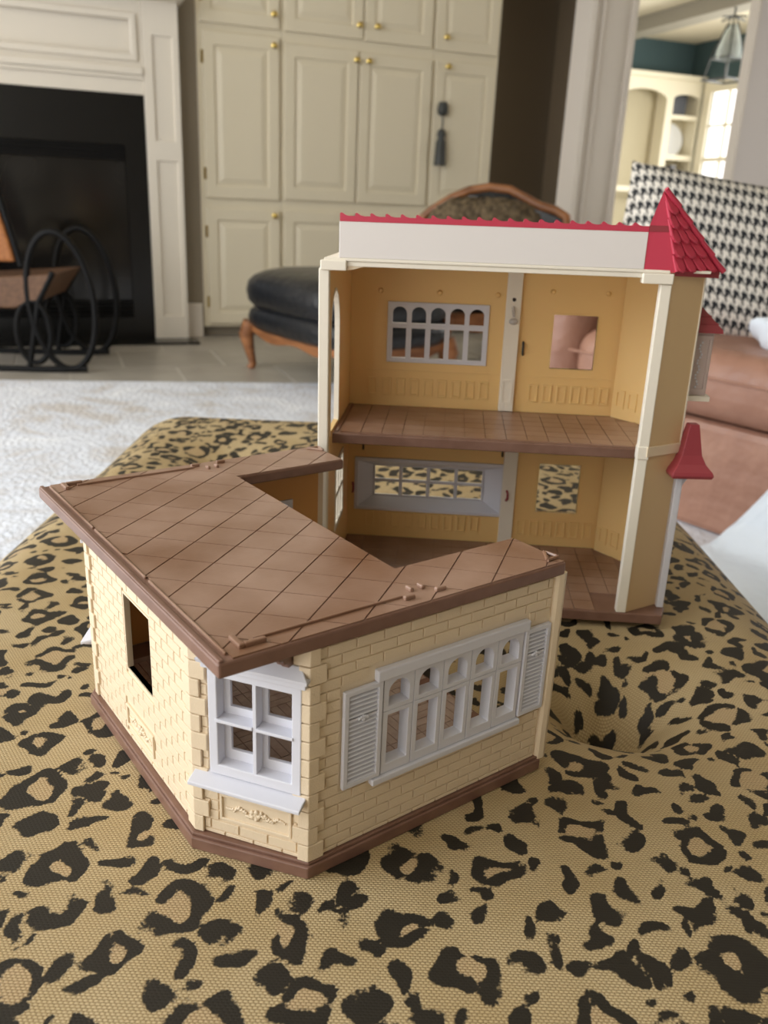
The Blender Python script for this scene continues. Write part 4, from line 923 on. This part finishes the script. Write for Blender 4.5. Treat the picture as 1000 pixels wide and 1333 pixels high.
# cornice
cn = bx('cornice', 'ivory', HO, 0.0010, 0.2570, -0.0262, -0.0190, 0.2832, 0.2868, 0.0006)
bx('cornice_lip', 'ivory', cn, 0.0000, 0.2580, -0.0272, -0.0190, 0.2869, 0.2893, 0.0006)
bx('cornice_bracket', 'ivory', cn, -0.0028, 0.0172, -0.0290, -0.0192, 0.2800, 0.2875, 0.0008)
bx('cornice_bracket', 'ivory', cn, 0.2382, 0.2608, -0.0290, -0.0192, 0.2792, 0.2868, 0.0008)
b = MB(); n = 12
b.prism([(0.0165, -0.0255, 0.2836), (0.0165, -0.0255, 0.2803)]+[(0.0165+0.018*i/n, -0.0255, 0.2803+0.0033*(0.5-0.5*math.cos(math.pi*i/n))) for i in range(n+1)], (0, 0.006, 0)); b.build('cornice_scroll', 'cream', cn)
bx('ceiling_slab', 'ivory', HO, 0.0005, 0.2895, -0.0185, 0.1215, 0.2872, 0.2892)
# main roof: white board, red edge and tile columns running down the far slope
bd_ = bx('roof_board', 'board', HO, 0.0112, 0.2386, -0.0265, -0.0235, 0.2894, 0.3156, 0.0004)
b = MB(); b.prism([(0.0116, -0.0268, 0.3157), (0.0116, -0.0268, 0.3192), (0.0116, -0.012, 0.3160), (0.0116, 0.136, 0.2890), (0.0116, 0.136, 0.2845), (0.0116, -0.018, 0.3125)], (0.2268, 0, 0)); rf = b.build('main_roof', 'red', HO)
tw = 0.2268/20
b = MB(); pr = [(0.0, 0.0), (0.0, 0.0022), (0.0010, 0.0029), (0.0022, 0.0024), (0.0042, 0.0011), (0.0070, 0.0005), (tw, 0.0006), (tw, 0.0)]
for (ya, za, yb, zb) in ((-0.0268, 0.3190, 0.010, 0.3118), (0.010, 0.3124, 0.050, 0.3046), (0.050, 0.3052, 0.092, 0.2970), (0.092, 0.2976, 0.138, 0.2886)):
    b.loft([[(x, ya, za+z) for x, z in pr], [(x, yb, zb+z) for x, z in pr]])
t0 = b.build('roof_tile', 'red', rf); t0.location = (0.0116, 0, 0)
for i in range(1, 20): inst('roof_tile', t0.data, rf, (0.0116+i*tw, 0, 0))
b = MB(); b.prism([(0.0113, -0.0235, 0.2893), (0.0113, -0.0235, 0.3130), (0.0113, 0.118, 0.2893)], (0.002, 0, 0)); b.build('gable', 'board', HO)
# tower roof
ap = Vector((0.2457, -0.0262, 0.3441)); kB = Vector((0.2612, -0.0272, 0.2876)); kC = Vector((0.2994, -0.0062, 0.2882)); kD = Vector((0.3000, 0.092, 0.2882)); kE = Vector((0.262, 0.128, 0.2882)); kA = Vector((0.2387, -0.0262, 0.2876)); kA2 = Vector((0.2387, -0.0262, 0.3200)); kF = Vector((0.276, 0.112, 0.2882))
b = MB(); T_ = lambda v: tuple(v)
b.poly([T_(kA), T_(kB), T_(ap), T_(kA2)]); b.poly([T_(kB), T_(kC), T_(ap)]); b.poly([T_(kC), T_(kD), T_(ap)]); b.poly([T_(kD), T_(kE), T_(ap)]); b.poly([T_(kE), T_(kF), T_(ap)]); b.poly([T_(kF), T_(kA), T_(kA2)]); b.poly([T_(kF), T_(kA2), T_(ap)]); b.poly([T_(kA), T_(kF), T_(kE), T_(kD), T_(kC), T_(kB)])
tr = b.build('tower_roof', 'red', HO)
b = MB(); b.prism([(0.2388, -0.0268, 0.3160), (0.2533, -0.0268, 0.3160), (0.2520, -0.0268, 0.3202), (0.2388, -0.0268, 0.3202)], (0, 0.0006, 0)); b.build('reflection_strip', 'redd', tr)  # darker strip stands for a reflection on the red face
b = MB(); b.loft([[T_(kB+Vector((0, 0, 0.0006))), T_(kC+Vector((0, 0, 0.0006))), T_(kC-Vector((0.004, -0.003, -0.0006))), T_(kB-Vector((-0.003, -0.004, -0.0006)))], [T_(kB-Vector((0, 0, 0.0022))), T_(kC-Vector((0, 0, 0.0046))), T_(kC-Vector((0.004, -0.003, 0.0046))), T_(kB-Vector((-0.003, -0.004, 0.0022)))]]); b.build('eaves', 'redd', tr)
def tiles(A, B, C_, rows=5, ncol=4, name='roof_tile'):
    # A apex, B-C eaves; shield-shaped tiles in staggered rows
    nrm = (B-A).cross(C_-A).normalized()
    if nrm.dot(Vector((0.1, -1, 0.5))) < 0: nrm = -nrm
    for r in range(rows):
        f0, f1 = 1-(r)/(rows+0.6), 1-(r+1.35)/(rows+0.6)
        cnt = max(1, ncol-r*ncol/(rows+0.2)); n_ = int(round(cnt+0.15))
        L0, R0 = A+(B-A)*f0, A+(C_-A)*f0; L1, R1 = A+(B-A)*max(f1, 0.02), A+(C_-A)*max(f1, 0.02)
        for k in range(n_):
            a0 = (k+0.06)/n_*0.94; a1 = (k+0.94)/n_*0.94; am = (a0+a1)/2
            P = lambda a, t_: (L0+(R0-L0)*a)*(1-t_)+(L1+(R1-L1)*a)*t_
            base = [P(a0, 0.22), P(a0+(am-a0)*0.35, 0.05), P(am, -0.02), P(a1-(a1-am)*0.35, 0.05), P(a1, 0.22), P(a1, 0.95), P(a0, 0.95)]
            hts = [0.0022, 0.0026, 0.0028, 0.0026, 0.0022, 0.0004, 0.0004]
            cen = sum(base, Vector())/len(base)
            b = MB(); b.loft([[T_(v-nrm*0.0004) for v in base], [T_(v+nrm*h) for v, h in zip(base, hts)], [T_(cen+(v-cen)*0.72+nrm*(h+0.0006)) for v, h in zip(base, hts)]]); b.build(name, 'red', tr, smooth=False)
tiles(ap, kB, kC, 5, 4)
for i in range(5):
    f0, f1 = i/5, (i+1)/5+0.015; A_, B_ = ap+(kC-ap)*f0, ap+(kC-ap)*f1; off = Vector((0.0012, -0.0010, 0.0012))
    b = MB(); b.tube([T_(A_+off), T_(A_+(B_-A_)*0.5+off), T_(B_+off+Vector((0.0004, 0, 0.0003)))], [0.0017, 0.0020, 0.0023], 10); b.build('ridge_tile', 'red', tr, smooth=True)
for i in range(4):
    f0, f1 = 0.12+i*0.22, 0.12+(i+1)*0.22-0.02; A_, B_ = ap+(kB-ap)*f0, ap+(kB-ap)*f1
    b = MB(); b.tube([T_(A_+Vector((0.0006, 0.0004, 0))), T_(B_+Vector((0.0016, 0.0, 0)))], [0.0010, 0.0017], 8); b.build('ridge_tile', 'red', tr, smooth=True)
# flared porch canopy and bay window on the outside
b = MB(); cx, cy = 0.2968, -0.0090
lo = []
for (z, h) in ((0.1292, 0.0166), (0.1318, 0.0178), (0.1345, 0.0168), (0.1400, 0.0118), (0.1468, 0.0086), (0.1600, 0.0062), (0.1712, 0.0042)):
    lo.append([(cx+h*1.0*math.cos(q)*1.35, cy+h*1.35*math.sin(q), z) for q in [math.pi/4+0.1+i*math.pi/2 for i in range(4)]])
b.loft(lo); b.build('porch_canopy', 'redd', HO, 0.0006)
b = MB(); b.prism([(0.2952, -0.010, 0.1290), (0.3020, -0.010, 0.1290), (0.2985, -0.010, 0.1245), (0.2952, -0.010, 0.1190)], (0, 0.005, 0)); b.build('canopy_bracket', 'white', HO)
by = bx('bay_window', 'mauve', HO, 0.2903, 0.3092, 0.014, 0.052, 0.1895, 0.2405, 0.0006)
b = MB(); b.panel(0.2915, 0.3080, 0.1920, 0.2380, 0.0128, 0.014, [(0.2935, 0.3060, 0.1950, 0.2350)]); b.build('bay_panel', 'mauve', by)
b = MB(); rr = random.Random(2)
for i in range(16): b.blob((0.3000+0.0012*math.sin(i*1.3), 0.0135, 0.1965+i*0.0024), 0.0009, 0.0008, 0.0011, 6, 4)
b.build('vine_relief', 'white', by, smooth=True)
bx('bay_sill', 'ivory', by, 0.2903, 0.3128, 0.0115, 0.0545, 0.1850, 0.1894, 0.0006)
b = MB(); b.loft([[(0.2903, 0.008, 0.2406), (0.3140, 0.008, 0.2406), (0.3140, 0.058, 0.2406), (0.2903, 0.058, 0.2406)], [(0.2903, 0.009, 0.2430), (0.3138, 0.009, 0.2430), (0.3138, 0.057, 0.2430), (0.2903, 0.057, 0.2430)], [(0.2903, 0.020, 0.2600), (0.2975, 0.020, 0.2600), (0.2975, 0.046, 0.2600), (0.2903, 0.046, 0.2600)]]); b.build('bay_roof', 'redd', by)
for z, x in ((0.2475, 0.3123), (0.2530, 0.3015)):
    b = MB(); yy = 0.009+(z-0.243)*0.65; xx = 0.3138-(z-0.243)*0.96; b.tube([(0.2903, yy-0.0004, z), (xx+0.0004, yy-0.0004, z), (xx+0.0004, 0.066-yy, z)], 0.0006, 5); b.build('bay_roof_course', 'redd', by)
